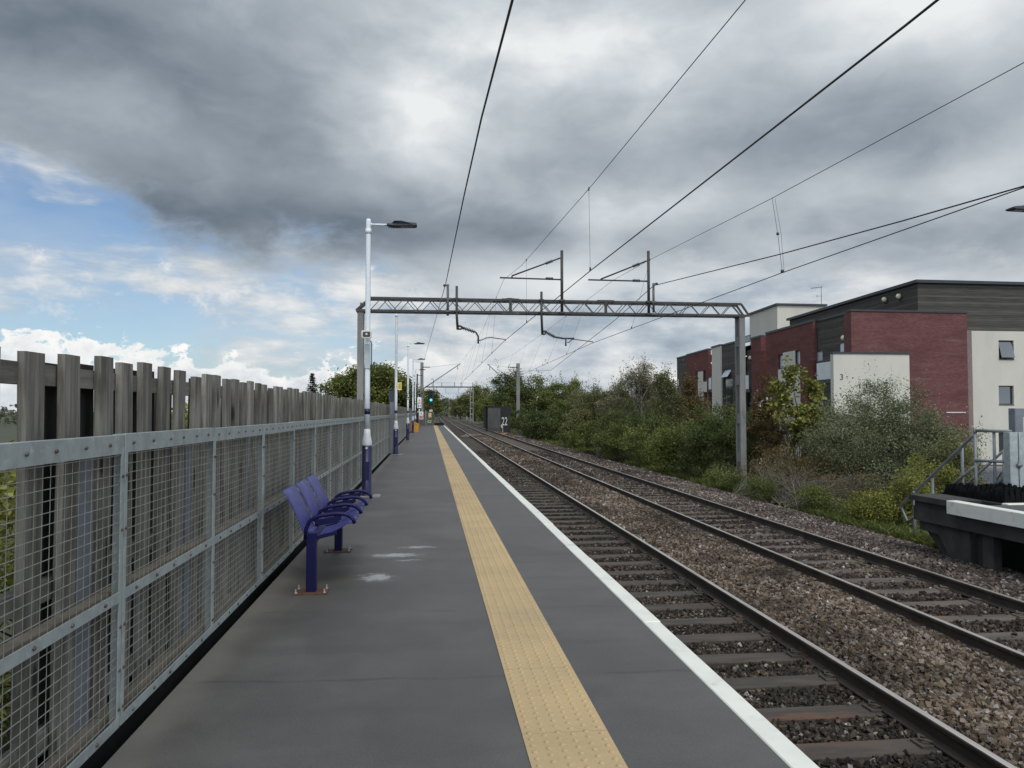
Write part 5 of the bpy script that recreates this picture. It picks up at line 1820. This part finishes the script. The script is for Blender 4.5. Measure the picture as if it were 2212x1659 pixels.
# wall globes
def globe(p):
    s_ = MB(); s_.lathe([(0.01, -0.19), (0.1, -0.16), (0.16, -0.08), (0.175, 0.0), (0.15, 0.1), (0.08, 0.17), (0.01, 0.19)], 14, tuple(p))
    o_ = s_.build('wall_light', M['globe'], ab)
    b2 = MB(); b2.tube([p + Vector((0, 0, -0.17)), p + Vector((0.05, 0.02, -0.28)), p + Vector((0.3, 0.05, -0.28))], 0.03, 6); b2.build('bracket', M['black'], o_)
for X, Y, u in ((1822, 730, 0.1), (1620.5, 773, 1.0), (1941, 640, uS - 0.2), (1910, 647, uS - 0.2)):
    w_, z_ = onlong(X, Y, u); globe(Bp(u, w_, z_))

# estate ground, parked cars and street lamps
m = MB(); m.box(19.5, 90, -10, 44.5, -2.3, -1.93); o = m.build('car_park', M['road']); tag(o, kind='structure')


def car(label, x, y, rz, paint):
    t = thing('parked_car', label, 'car', (x, y, -1.93), rz, 'cars parked below the apartment block')
    side = [(-2.1, 0.35), (-2.12, 0.6), (-2.05, 0.78), (-1.2, 0.9), (-0.55, 1.35), (-0.2, 1.43), (0.9, 1.42), (1.55, 1.15), (1.95, 0.98), (2.08, 0.75), (2.08, 0.35)]
    v, f = [], []
    n = len(side)
    for yy, s_ in ((-0.86, 0.0), (-0.7, 1.0), (0.7, 1.0), (0.86, 0.0)):
        for (px_, pz) in side:
            k = max(0, pz - 0.85)
            v.append((px_ * (1 - 0.02 * (1 - s_)), yy if pz < 0.95 else yy * (1 - 0.28 * k), pz * (1 if s_ else 0.97)))
    for a in range(3):
        for i in range(n):
            f.append((a * n + i, a * n + (i + 1) % n, (a + 1) * n + (i + 1) % n, (a + 1) * n + i))
    f += [tuple(range(n)), tuple(range(4 * n - 1, 3 * n - 1, -1))]
    m = MB(); m.add(v, f); bd = m.build('body', paint, t)
    for sy in (-1, 1):
        m = MB(); m.prism([(-1.0, 0.93), (-0.5, 1.3), (0.85, 1.33), (1.4, 1.1), (1.3, 0.95)], sy * 0.845 - 0.02, sy * 0.845 + 0.02, 'xz'); m.build('side_window', M['glass'], t)
    m = MB(); m.add([(-1.22, -0.68, 0.92), (-1.22, 0.68, 0.92), (-0.6, 0.6, 1.34), (-0.6, -0.6, 1.34), (-1.25, -0.68, 0.93), (-1.25, 0.68, 0.93), (-0.63, 0.6, 1.36), (-0.63, -0.6, 1.36)],
                    [(0, 1, 2, 3), (7, 6, 5, 4), (0, 4, 5, 1), (1, 5, 6, 2), (2, 6, 7, 3), (3, 7, 4, 0)]); m.build('windscreen', M['glass'], t)
    for sx in (-1.3, 1.3):
        for sy in (-0.82, 0.82):
            m = MB(); m.lathe([(0.2, sy - 0.09), (0.31, sy - 0.1), (0.315, sy + 0.1), (0.2, sy + 0.09)], 20, (sx, 0, 0.315), 'y'); w_ = m.build('wheel', M['tyre'], t)
            m = MB(); m.lathe([(0.2, sy - 0.105), (0.05, sy - 0.115), (0.05, sy + 0.115), (0.2, sy + 0.105)], 16, (sx, 0, 0.315), 'y'); m.build('hub', M['alloy'], w_)
    for sy in (-0.6, 0.6):
        m = MB(); m.rbox(-2.15, -2.0, sy - 0.17, sy + 0.17, 0.62, 0.74, 0.02); m.build('headlight', M['lamp_clear'], t)
    return t


for X_, lab_, rz_, pt_ in ((2150, 'dark car parked behind the platform steps', 20, 'car'), (2232, 'blue grey car parked at the right edge beyond the gate', 30, 'car_blue')):
    cp = atz(X_, 1040, -1.0)
    car(lab_, cp.x, cp.y, R(rz_), M[pt_])


def street_lamp(label, X, Ytop, d, zb, dirx=1, hook=0.6):
    p = atY(X, Ytop, d)
    t = thing('street_lamp', label, 'street lamp', (p.x, d, zb), 0, 'street lamps beyond the bushes')
    h = p.z - zb
    m = MB(); m.tube([(0, 0, 0), (0, 0, h * 0.3)], 0.07, 8); m.tube([(0, 0, h * 0.3), (0, 0, h - 0.1), (0.1 * dirx, 0, h), (hook * 0.5 * dirx, 0, h + 0.1)], 0.045, 8); m.build('pole', M['pole_white'], t)
    m = MB(); a, b_ = sorted((hook * 0.45 * dirx, (hook + 0.35) * dirx)); m.rbox(a, b_, -0.13, 0.13, h + 0.03, h + 0.18, 0.05); m.build('lantern', M['pole_white'], t)
street_lamp('white street lamp showing against the dark trees beside the concrete mast', 1159.5, 858, 100, -1.0)
street_lamp('white street lamp in front of the brick and timber wall behind the right gantry column', 1641.5, 866, 39, -2.0, 1, 0.35)
street_lamp('small white street lamp lantern poking out of the bushes left of the blossom tree', 1287, 870, 62, -1.0, 1, 0.5)

# ------------------------------------------------------------------ concrete hut with painted numbers
hx = atY(1081, 925, 98)
ht = thing('concrete_hut', 'dark concrete lineside hut with white painted figures beside the far track', 'hut', (hx.x, 98, -1.3), R(-40))
ht.scale = (0.8, 0.72, 1)
HH = atY(1081, 880, 98).z + 1.3
m = MB()
m.box(-2.5, 0, 0.0, 0.25, 0, 0.75); m.box(-2.5, 0, -0.02, 0.23, 0.752, HH); m.box(-0.25, 0, 0.251, 3.2, 0, HH); m.box(-2.5, -0.251, 2.95, 3.2, 0, HH)
m.build('wall', M['hut'], ht)
m = MB(); m.box(0.002, 0.05, -0.02, 3.21, 0, HH + 0.02); m.build('dark_wall', M['hut_dark'], ht)
m = MB(); m.box(-3.3, 0.06, -0.1, 3.3, HH + 0.021, HH + 0.2); m.box(-3.3, -2.9, -0.08, 1.2, 0.7, HH + 0.02); m.box(-3.0, -2.6, 0.1, 1.1, 0, 0.69); m.build('roof', M['hut_dark'], ht)  # dark boxes below the roof stand in for a shadowed opening
m = MB()
for k in range(9): m.box(-2.4 + k * 0.27, -2.34 + k * 0.27, -0.03, -0.0, 0.05, 0.72)
m.build('ribs', M['concrete_dark'], ht)
text_mesh('painted_number', '22', 1.5, M['paint_white'], ht, (0.056, 1.2, 1.55), (R(90), 0, R(90)), 0.003, weight=0.01, sx=1.25)
text_mesh('painted_letters', 'SI', 0.55, M['paint_white'], ht, (0.056, 0.6, 0.45), (R(90), 0, R(90)), 0.003)
m = MB(); m.lathe([(0.2, 0.052), (0.2, 0.06)], 9, (0, 0.25, 1.0), 'x', False); m.lathe([(0.16, 0.0525), (0.16, 0.0605)], 9, (0, 0.55, 0.85), 'x', False); m.build('paint_splash', M['paint_pink'], ht)

# ------------------------------------------------------------------ vegetation
def leaves(C, size, sag=0.25, wr=0.55, upb=0.6):
    """one bent four-cornered leaf face for every centre in C"""
    n = len(C)
    nr = rng.normal(size=(n, 3)); nr[:, 2] += upb * 2 * np.sign(rng.uniform(-0.15, 1, n)); nr /= np.linalg.norm(nr, axis=1)[:, None]
    a = rng.normal(size=(n, 3)); a -= nr * (a * nr).sum(1)[:, None]; a /= np.linalg.norm(a, axis=1)[:, None]
    b = np.cross(nr, a)
    L = size * rng.uniform(0.55, 1.25, n)[:, None]
    V = np.stack([C - a * L * 0.5, C + b * L * wr * 0.5 + nr * L * 0.08, C + a * L * 0.5 - np.array([0, 0, 1.0]) * L * sag * 0.5, C - b * L * wr * 0.5 + nr * L * 0.08], 1)
    F = np.arange(n * 4).reshape(n, 4)
    return V.reshape(-1, 3), F


def ell_points(ells, n, shell=2.0, bumps=0.35):
    vol = np.array([e[3] * e[4] * e[5] for e in ells]) ** 0.8
    cnt = np.maximum(1, (n * vol / vol.sum()).astype(int))
    out = []
    for e, c in zip(ells, cnt):
        d = rng.normal(size=(c, 3)); d /= np.linalg.norm(d, axis=1)[:, None]
        ph = rng.uniform(0, 6.28, 6)
        rr = 1 + bumps * 0.5 * (np.sin(d[:, 0] * 5 + ph[0]) * np.sin(d[:, 1] * 5 + ph[1]) + np.sin(d[:, 2] * 6 + ph[2]) * np.sin(d[:, 0] * 7 + ph[3]))
        r = rng.uniform(0, 1, c) ** (1 / (shell + 1)) * rr
        out.append(np.array(e[:3]) + d * r[:, None] * np.array(e[3:]))
    return np.concatenate(out)


def plant(name, label, cat, base_, ells, nclump, nleaf, size, spread, mat, bk=None, trunk=0.1, stems=1, group=None, nbr=40, shell=2.0, bumps=0.35, stemw=0.3, brr=0.35, wr=0.55, up=0.0, sprigs=0, shoot=None):
    t = thing(name, label, cat, tuple(base_), 0, group)
    Bv = np.array(base_)
    E = [tuple(np.array(e[:3]) - Bv) + tuple(e[3:]) for e in ells]
    cl = ell_points(E, nclump, shell, bumps)
    cl = cl[cl[:, 2] > 0.05]
    w = rng.uniform(0.4, 1.6, len(cl)); w /= w.sum()
    idx = rng.choice(len(cl), nleaf, p=w)
    sp_ = np.array([spread, spread, spread * 0.7])
    P_ = cl[idx] + rng.normal(size=(nleaf, 3)) * sp_ * 0.6
    zmax = max(e[2] + e[5] for e in E)
    if sprigs:
        # upright leafy shoots breaking the outline
        sp0 = cl[rng.choice(len(cl), sprigs)]
        topish = sp0[:, 2] > np.median(cl[:, 2])
        sp0 = sp0[topish]
        ns = 14
        tt = np.linspace(0, 1, ns)
        ln = rng.uniform(1.0, 2.6, len(sp0)) * spread * 1.6
        dirs = np.stack([rng.normal(0, 0.22, len(sp0)), rng.normal(0, 0.22, len(sp0)), np.ones(len(sp0))], -1)
        q = sp0[:, None, :] + dirs[:, None, :] * (ln[:, None] * tt[None])[:, :, None]
        q = q.reshape(-1, 3) + rng.normal(size=(len(sp0) * ns, 3)) * size * 0.5
        if shoot is not None:
            q = q + rng.normal(size=q.shape) * size * 0.3
            V, F = leaves(q, size * 1.15, wr=0.8)
            link('blossom_shoots', mesh_np('blossom_shoots', V, F, shoot), t)
        else:
            P_ = np.concatenate([P_, q])
    P_ = P_[P_[:, 2] > 0.0]
    V, F = leaves(P_, size, wr=wr)
    link('crown', mesh_np('crown', V, F, mat), t)
    mb = MB()
    cz = np.mean([e[2] for e in E]); cx_ = np.mean([e[0] for e in E]); cy_ = np.mean([e[1] for e in E])
    bz = [e[2] for e in E]
    for s_ in range(stems):
        a0 = Vector((rng.normal() * stemw, rng.normal() * stemw, -0.15)) if stems > 1 else Vector((0, 0, -0.2))
        e = E[s_ % len(E)]
        tp = Vector((e[0] + rng.normal() * e[3] * 0.25, e[1] + rng.normal() * e[4] * 0.25, e[2] + e[5] * rng.uniform(0.2, 0.75)))
        pts = [a0.lerp(tp, k / 6) + Vector((rng.normal(), rng.normal(), 0)) * (0.03 * tp.length * (0 < k < 6)) for k in range(7)]
        mb.tube(pts, [trunk * (1 - 0.85 * k / 6) for k in range(7)], 7)
        near = cl[rng.choice(len(cl), min(len(cl), max(1, nbr // stems)), replace=False)]
        for c_ in near:
            c_ = Vector(c_)
            kk = min(5, max(1, int(6 * max(0.15, (c_.z / max(zmax, 0.1))) * 0.75)))
            p0_ = pts[kk]
            mid = p0_.lerp(c_, 0.5) + Vector((rng.normal(), rng.normal(), abs(rng.normal()) * 0.6)) * (0.08 * (c_ - p0_).length)
            r0 = trunk * brr * (1 - 0.7 * kk / 6)
            mb.tube([p0_, mid, c_ + (c_ - mid) * 0.25], [r0, r0 * 0.6, r0 * 0.18], 4, False)
    mb.build('trunk', bk or bark, t, fix=False)
    return t


G_DARK = leafmat('dark green leaves', [(0, (0.028, 0.038, 0.014)), (0.4, (0.067, 0.084, 0.026)), (0.8, (0.134, 0.160, 0.044)), (1, (0.218, 0.237, 0.077))])
G_MID = leafmat('mid green leaves', [(0, (0.045, 0.054, 0.018)), (0.4, (0.109, 0.125, 0.035)), (0.8, (0.205, 0.224, 0.054)), (1, (0.320, 0.333, 0.102))])
G_OLIVE = leafmat('olive leaves', [(0, (0.054, 0.054, 0.023)), (0.4, (0.122, 0.122, 0.049)), (0.8, (0.211, 0.211, 0.087)), (1, (0.333, 0.320, 0.154))])
G_OAK = leafmat('oak spring leaves', [(0, (0.036, 0.041, 0.015)), (0.35, (0.091, 0.105, 0.027)), (0.75, (0.179, 0.193, 0.044)), (1, (0.289, 0.289, 0.076))])
G_GREY = leafmat('greyish hawthorn leaves', [(0, (0.054, 0.060, 0.032)), (0.4, (0.134, 0.147, 0.077)), (0.8, (0.224, 0.243, 0.128)), (1, (0.384, 0.397, 0.269))])
G_BLOSSOM = leafmat('faded blossom among leaves', [(0, (0.055, 0.054, 0.024)), (0.45, (0.125, 0.12, 0.055)), (0.72, (0.22, 0.2, 0.12)), (0.88, (0.42, 0.385, 0.3)), (1, (0.58, 0.54, 0.46))])
G_PALE = leafmat('pale blossom on the shoots', [(0, (0.10, 0.088, 0.055)), (0.4, (0.30, 0.265, 0.2)), (0.75, (0.54, 0.5, 0.42)), (1, (0.72, 0.68, 0.62))])
G_YEL = leafmat('fresh yellow green leaves', [(0, (0.075, 0.08, 0.018)), (0.4, (0.17, 0.175, 0.035)), (0.8, (0.29, 0.285, 0.07)), (1, (0.42, 0.40, 0.14))])
G_BRONZE = leafmat('bronze young leaves', [(0, (0.055, 0.036, 0.017)), (0.4, (0.12, 0.082, 0.032)), (0.8, (0.18, 0.145, 0.05)), (1, (0.26, 0.24, 0.08))])
G_FIR = leafmat('dark spruce needles', [(0, (0.004, 0.006, 0.005)), (0.6, (0.012, 0.017, 0.012)), (1, (0.026, 0.034, 0.022))], 0.1)
G_GRASS = leafmat('rough green grass', [(0, (0.05, 0.06, 0.018)), (0.4, (0.10, 0.118, 0.03)), (0.8, (0.155, 0.175, 0.045)), (0.93, (0.21, 0.215, 0.08)), (1, (0.32, 0.28, 0.16))], 0.3)
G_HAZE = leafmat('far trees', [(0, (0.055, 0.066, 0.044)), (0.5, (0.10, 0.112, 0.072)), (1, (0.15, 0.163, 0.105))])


def E_(X, Ytop, Ybot, d, wpx, dy=None, dd=0.0, sq=1.0):
    """crown ellipsoid seen centred at X between Ytop and Ybot, wpx wide, d metres down the line"""
    a, b_ = atY(X, Ytop, d + dd), atY(X, Ybot, d + dd)
    rx = wpx * (d + dd) / 1659 / 2
    rz = (a.z - b_.z) / 2
    return (a.x, d + dd, (a.z + b_.z) / 2, rx, dy or rx, rz)


def gz(x, y): return float(ground_z(np.array([x]), np.array([y]))[0])


def bush(label, ells, nclump, nleaf, size, mat, name='bush', cat='bush', grp=None, **k):
    nleaf = int(nleaf * 2.6); size *= 1.02; nclump = int(nclump * 1.3)
    x = sum(e[0] for e in ells) / len(ells); y = sum(e[1] for e in ells) / len(ells)
    b_ = (x, y, gz(x, y))
    sp = k.pop('spread', 0.28 * min(e[3] for e in ells))
    return plant(name, label, cat, b_, ells, nclump, nleaf, size, sp, mat, group=grp, **k)


GR = 'bushes and trees along the right of the line'
# left side, beyond the timber fence
bush('broad spreading oak behind the timber fence and lamp posts', [E_(800, 798, 888, 88, 165), E_(738, 824, 890, 86, 70), E_(850, 808, 890, 90, 100), E_(808, 788, 850, 88, 100), E_(885, 846, 895, 92, 40)],
     150, 17000, 0.30, G_OAK, 'oak_tree', 'tree', spread=0.85, trunk=0.45, stems=2, stemw=0.3, nbr=110, shell=1.8, bumps=0.5)
def spruce():
    d = 110.0
    tp, bt_ = atY(675, 803, d), atY(675, 905, d)
    t = thing('spruce_tree', 'small dark pointed spruce above the fence left of the oak', 'tree', (tp.x, d, bt_.z - 2))
    H = tp.z - (bt_.z - 2)
    Vs, Cs = [], []
    mb = MB(); mb.tube([(0, 0, 0), (0, 0, H)], [0.14, 0.01], 6)
    for i in range(26):
        f = i / 26; z = H * (0.14 + 0.84 * f); rad = 1.9 * (1 - f) ** 0.85 + 0.05
        nb_ = 11 if f < 0.7 else 7
        for k in range(nb_):
            an = rng.uniform(0, 6.28); rr = rad * rng.uniform(0.7, 1.12)
            tip = np.array([rr * math.cos(an), rr * math.sin(an), z - 0.12 * rr + 0.12])
            o_ = np.array([0, 0, z])
            tt = rng.uniform(0.15, 1, 26)
            Cs.append(o_ + (tip - o_) * tt[:, None] + rng.normal(size=(26, 3)) * np.array([0.1, 0.1, 0.07]))
            mb.tube([tuple(o_), tuple(tip)], [0.03, 0.008], 4, False)
    V, F = leaves(np.concatenate(Cs), 0.22, wr=0.35)
    link('crown', mesh_np('crown', V, F, G_FIR), t)
    mb.build('trunk', bark, t, fix=False)
spruce()
bush('leafy tree right behind the signal at the platform end', [E_(926, 842, 905, 100, 46), E_(905, 862, 910, 98, 40)], 50, 3500, 0.26, G_OAK, 'tree', 'tree', spread=0.6, trunk=0.16, stems=1)
bush('yellow green shrub glimpsed through the fence at the left edge', [(-3.5, 4.6, 0.0, 0.9, 1.5, 1.6), (-3.9, 7.4, -0.1, 1.0, 1.6, 1.5), (-3.2, 5.4, 0.7, 0.35, 0.4, 1.3), (-3.6, 10.0, 0.3, 1.0, 2.2, 1.5)], 90, 13000, 0.075, G_YEL, spread=0.25, trunk=0.04, stems=5, stemw=0.5)
bush('dark shrub low behind the middle of the timber fence', [(-4.0, 12, 0.0, 1.2, 3, 1.2)], 50, 4000, 0.08, G_DARK, spread=0.35, trunk=0.04, stems=4, stemw=0.6)

# right side, from far to near
bush('pointed tall far tree rising above the end of the line', [E_(943, 856, 880, 480, 9), E_(943, 866, 886, 480, 13)], 40, 1500, 0.6, G_HAZE, 'tree', 'tree', GR, spread=0.9, trunk=0.3)
bush('rounded grey far tree at the end of the line', [E_(962, 862, 891, 480, 34), E_(980, 868, 891, 470, 22)], 60, 3000, 0.7, G_HAZE, 'tree', 'tree', GR, spread=1.3, trunk=0.3)
bush('olive tree clump behind the distant masts', [E_(990, 862, 897, 290, 36), E_(1004, 848, 897, 280, 30)], 60, 4200, 0.5, G_OLIVE, 'tree', 'tree', GR, spread=1.1, trunk=0.2, stems=2)
bush('pale green tree beside the far lattice column', [E_(1020, 842, 902, 210, 38), E_(1035, 838, 902, 205, 40)], 70, 5000, 0.4, G_MID, 'tree', 'tree', GR, spread=0.8, trunk=0.2, stems=2, sprigs=40)
bush('low bright bush behind the foot of the far lattice column', [E_(985, 878, 899, 345, 40), E_(1010, 876, 900, 300, 34)], 50, 3000, 0.5, G_YEL, 'bush', 'bush', GR, spread=0.9, trunk=0.05, stems=3)
bush('mid green tree left of the concrete hut', [E_(1055, 838, 912, 165, 46), E_(1042, 866, 910, 172, 36), E_(1072, 850, 912, 150, 36)], 80, 6500, 0.32, G_MID, 'tree', 'tree', GR, spread=0.7, trunk=0.16, stems=2, sprigs=40)
bush('tall dark tree mass behind the right concrete mast', [E_(1092, 806, 925, 116, 76), E_(1130, 797, 925, 114, 90), E_(1168, 806, 925, 112, 76), E_(1110, 850, 930, 112, 110)], 170, 17000, 0.26, G_DARK, 'tree', 'tree', GR, spread=0.75, trunk=0.25, stems=4, stemw=1.0, nbr=70, sprigs=120)
bush('green tree with spiky shoots right of the street lamp', [E_(1215, 818, 935, 84, 84), E_(1180, 832, 930, 86, 60), E_(1245, 828, 930, 82, 50)], 120, 12000, 0.19, G_MID, 'tree', 'tree', GR, spread=0.5, trunk=0.15, stems=3, stemw=0.6, nbr=60, sprigs=130)
bush('very dark low bush at the foot of the tall tree mass', [E_(1170, 878, 950, 72, 90), E_(1215, 872, 955, 68, 80), E_(1130, 890, 938, 84, 60)], 110, 12000, 0.14, G_DARK, 'bush', 'bush', GR, spread=0.42, trunk=0.06, stems=5, stemw=0.8)
bush('olive bush between the dark bush and the blossom tree', [E_(1275, 843, 950, 58, 80), E_(1310, 838, 955, 56, 60), E_(1245, 880, 960, 56, 70)], 120, 12000, 0.13, G_OLIVE, 'bush', 'bush', GR, spread=0.4, trunk=0.06, stems=5, stemw=0.7, sprigs=110)
bush('pale blossom tree with upright branches left of the apartment block', [E_(1372, 800, 900, 46, 90), E_(1410, 790, 900, 46, 64), E_(1340, 820, 905, 45, 60), E_(1385, 790, 850, 46, 70), E_(1330, 850, 920, 45, 70)], 130, 9000, 0.085, G_BLOSSOM, 'blossom_tree', 'tree', GR, bk=bark_pale, spread=0.3, trunk=0.09, stems=4, stemw=0.5, nbr=140, sprigs=230, shoot=G_PALE)
bush('leafy thin tree standing right of the blossom tree', [E_(1440, 815, 920, 43, 60), E_(1432, 795, 850, 43, 34), E_(1470, 850, 930, 42, 46)], 80, 5000, 0.11, G_OLIVE, 'tree', 'tree', GR, bk=bark_pale, spread=0.3, trunk=0.06, stems=3, nbr=60, sprigs=90)
bush('dark green bush in front of the blossom tree', [E_(1370, 880, 985, 42, 110), E_(1310, 900, 975, 46, 80), E_(1420, 900, 990, 38, 90)], 130, 15000, 0.095, G_DARK, 'bush', 'bush', GR, spread=0.32, trunk=0.05, stems=6, stemw=0.8, sprigs=40)
bush('thin pale stemmed sapling before the far end of the apartment block', [E_(1492, 812, 900, 36, 30), E_(1500, 850, 930, 36, 44)], 50, 2400, 0.1, G_BRONZE, 'tree', 'tree', GR, bk=bark_pale, spread=0.25, trunk=0.04, stems=2, nbr=50, sprigs=50)
bush('bright green low bush left of the right gantry column', [E_(1450, 920, 1015, 32, 80), E_(1490, 905, 1010, 33, 60)], 80, 8000, 0.085, G_MID, 'bush', 'bush', GR, spread=0.28, trunk=0.04, stems=5, stemw=0.5, sprigs=40)
bush('dark bush at the foot of the right gantry column', [E_(1545, 885, 1020, 30, 110), E_(1590, 880, 1020, 31, 70), E_(1510, 925, 1018, 29, 60)], 140, 15000, 0.08, G_DARK, 'bush', 'bush', GR, spread=0.26, trunk=0.04, stems=6, stemw=0.7, sprigs=60)
bush('bronze leaved sapling just right of the gantry column', [E_(1660, 815, 950, 27, 60), E_(1640, 855, 1000, 27, 56), E_(1680, 850, 990, 27.5, 56)], 60, 2600, 0.10, G_BRONZE, 'tree', 'tree', GR, spread=0.2, trunk=0.03, stems=3, stemw=0.2, nbr=60, sprigs=50)
bush('yellow green sycamore sapling before the brick wall', [E_(1712, 758, 860, 25, 40), E_(1752, 784, 890, 25.5, 54), E_(1678, 812, 930, 25.3, 44), E_(1718, 840, 960, 25, 80), E_(1756, 860, 975, 25, 60)], 54, 950, 0.16, G_YEL, 'tree', 'tree', GR, bk=bark, spread=0.2, trunk=0.035, stems=5, stemw=0.15, nbr=60, sprigs=10, wr=0.8, shell=1.0)
bush('large greyish hawthorn bush before the apartment block and beside the steps', [E_(1880, 822, 1010, 23, 170), E_(1970, 845, 1040, 22, 170), E_(1800, 870, 1050, 23.5, 130), E_(2050, 890, 1040, 21.5, 120), E_(1890, 880, 1070, 22, 280), E_(1770, 930, 1060, 24, 110)], 300, 34000, 0.062, G_GREY, 'hawthorn_bush', 'bush', GR, bk=bark, spread=0.3, trunk=0.045, stems=9, stemw=0.9, nbr=160, sprigs=160, shell=1.0)
bush('tangle of bare brown twigs at the foot of the hawthorn', [E_(1720, 990, 1070, 21.5, 140), E_(1830, 1005, 1095, 20, 170), E_(1640, 985, 1050, 23, 100)], 110, 1800, 0.05, G_BRONZE, 'bush', 'bush', GR, bk=bark_pale, spread=0.25, trunk=0.02, stems=16, stemw=1.1, nbr=300, brr=0.5)
bush('bright leafy bramble bush beside the platform steps', [E_(1960, 1010, 1140, 17.6, 110), E_(1880, 1060, 1140, 17.6, 90), E_(2010, 985, 1100, 18.8, 100)], 110, 6500, 0.06, G_YEL, 'bramble_bush', 'bush', GR, spread=0.2, trunk=0.015, stems=8, stemw=0.5, nbr=80)
bush('olive shrub behind the handrail of the steps', [E_(2060, 950, 1060, 20, 90), E_(2090, 1020, 1070, 18.5, 60)], 70, 5000, 0.06, G_OLIVE, 'bush', 'bush', GR, spread=0.25, trunk=0.03, stems=5, stemw=0.4, sprigs=40)


bush('broad olive thicket left of the blossom tree, topped with thin shoots', [E_(1300, 838, 960, 66, 90), E_(1250, 842, 950, 74, 80), E_(1340, 845, 960, 60, 80)], 130, 13000, 0.14, G_OLIVE, 'bush', 'bush', GR, spread=0.45, trunk=0.05, stems=6, stemw=1.0, sprigs=150)
bush('olive thicket filling the gap between the blossom tree and the apartment block', [E_(1420, 845, 960, 52, 90), E_(1470, 868, 980, 44, 80), E_(1530, 895, 1000, 38, 90)], 130, 13000, 0.11, G_OLIVE, 'bush', 'bush', GR, spread=0.4, trunk=0.05, stems=6, stemw=1.0, sprigs=130)
bush('mid green bush low before the blossom tree, close to the grass', [E_(1330, 915, 985, 40, 90), E_(1390, 925, 1000, 36, 90), E_(1270, 915, 970, 48, 90)], 120, 12000, 0.09, G_MID, 'bush', 'bush', GR, spread=0.3, trunk=0.04, stems=6, stemw=0.8, sprigs=50)
bush('green bush wrapped around the foot of the right gantry column', [E_(1610, 905, 1025, 28.0, 110), E_(1560, 905, 1025, 28.5, 90), E_(1565, 990, 1045, 25.0, 60)], 110, 11000, 0.07, G_DARK, 'bush', 'bush', GR, spread=0.25, trunk=0.03, stems=6, stemw=0.6, sprigs=60)
bush('brown and green scrub between the sapling and the hawthorn', [E_(1690, 965, 1050, 23.5, 110), E_(1770, 970, 1065, 22.5, 110)], 90, 3600, 0.06, G_BRONZE, 'bush', 'bush', GR, bk=bark_pale, spread=0.25, trunk=0.02, stems=10, stemw=0.8, nbr=160, brr=0.5, sprigs=30)
bush('bright low nettle patch along the grass below the hawthorn', [E_(1650, 1035, 1064, 21.5, 90), E_(1760, 1056, 1092, 19.5, 100), E_(1560, 1018, 1045, 23.5, 80), E_(1850, 1085, 1115, 18.3, 80)], 90, 3600, 0.055, G_GRASS, 'nettle_patch', 'plant', GR, spread=0.16, trunk=0.01, stems=10, stemw=0.8, nbr=60, sprigs=20)
bush('green thicket at the far left end of the tall tree mass beside the hut', [E_(1075, 842, 930, 128, 44), E_(1053, 860, 917, 152, 36)], 70, 6000, 0.24, G_MID, 'bush', 'bush', GR, spread=0.6, trunk=0.08, stems=3, sprigs=40)


# trackside grass and ground cover
def grass():
    n = 46000
    y = 14 + (rng.uniform(0, 1, n) ** 1.9) * 95
    lo = 9.75 + 0.004 * y; x = lo + np.abs(rng.normal(size=n)) * (0.75 + 0.004 * y) + off(y)
    z = np.interp(x - off(y), bxp, bzp) - 0.02
    k = rng.uniform(size=n) < 0.75 + 0.25 * np.sin(y * 1.3) * np.sin(x * 3)
    x, y, z = x[k], y[k], z[k]
    n = len(x)
    h = rng.uniform(0.06, 0.3, n) * (0.8 + 0.5 * np.clip((x - lo[k] - off(y)), 0, 1.3)) * (1 + y / 120)
    w = rng.uniform(0.008, 0.022, n) * (1 + y / 25)
    an = rng.uniform(0, 6.28, n); ln = rng.normal(size=(n, 2)) * 0.5
    a = np.stack([np.cos(an) * w, np.sin(an) * w, np.zeros(n)], -1)
    P0 = np.stack([x, y, z], -1)
    up1 = np.stack([ln[:, 0] * h * 0.3, ln[:, 1] * h * 0.3, h * 0.6], -1); up2 = np.stack([ln[:, 0] * h, ln[:, 1] * h, h], -1)
    V = np.stack([P0 - a, P0 + a, P0 + up1 + a * 0.9, P0 + up2, P0 + up1 - a * 0.9], 1).reshape(-1, 3)
    F = np.arange(n * 5).reshape(n, 5)
    o = link('grass', mesh_np('grass', V, F, G_GRASS)); tag(o, 'rough green grass strip between the ballast and the bushes', 'grass', kind='stuff')
    n = 60000
    y = 14 + (rng.uniform(0, 1, n) ** 1.6) * 60
    x = 10.3 + rng.uniform(0, 1, n) ** 0.7 * 5.5 + off(y)
    zz_ = np.array(ground_z(x, y)) + np.abs(rng.normal(size=n)) * (0.12 + 0.26 * np.clip((x - off(y) - 10.6) / 1.5, 0, 1))
    zz_ = np.maximum(zz_, np.interp(x - off(y), bxp, bzp))
    V, F = leaves(np.stack([x, y, zz_], -1), 0.085)
    o = link('undergrowth', mesh_np('undergrowth', V, F, G_OLIVE)); tag(o, 'low tangled green undergrowth beneath the bushes', 'undergrowth', kind='stuff')
grass()


def far_wood():
    pts = []
    for (xa, xb, ya, yb, h, n) in ((-6, 30, 440, 500, 9, 2500), (-80, -6, 330, 420, 7, 5000), (16, 60, 130, 330, 6.5, 6000), (-160, -20, 150, 260, 4.5, 4000), (30, 90, 330, 420, 7, 3000)):
        x = rng.uniform(xa, xb, n); y = rng.uniform(ya, yb, n)
        hh = h * (0.55 + 0.25 * np.sin(x * 0.31 + y * 0.17) + 0.25 * np.sin(x * 0.83 - y * 0.11))
        z = -1.5 + np.clip(hh, 0.8, None) * rng.uniform(0, 1, n) ** 0.6
        pts.append(np.stack([x, y, z], -1))
    V, F = leaves(np.concatenate(pts), 1.3)
    o = link('far_wood', mesh_np('far_wood', V, F, G_HAZE)); tag(o, 'distant belt of greyish trees along the horizon', 'wood', kind='stuff')
far_wood()
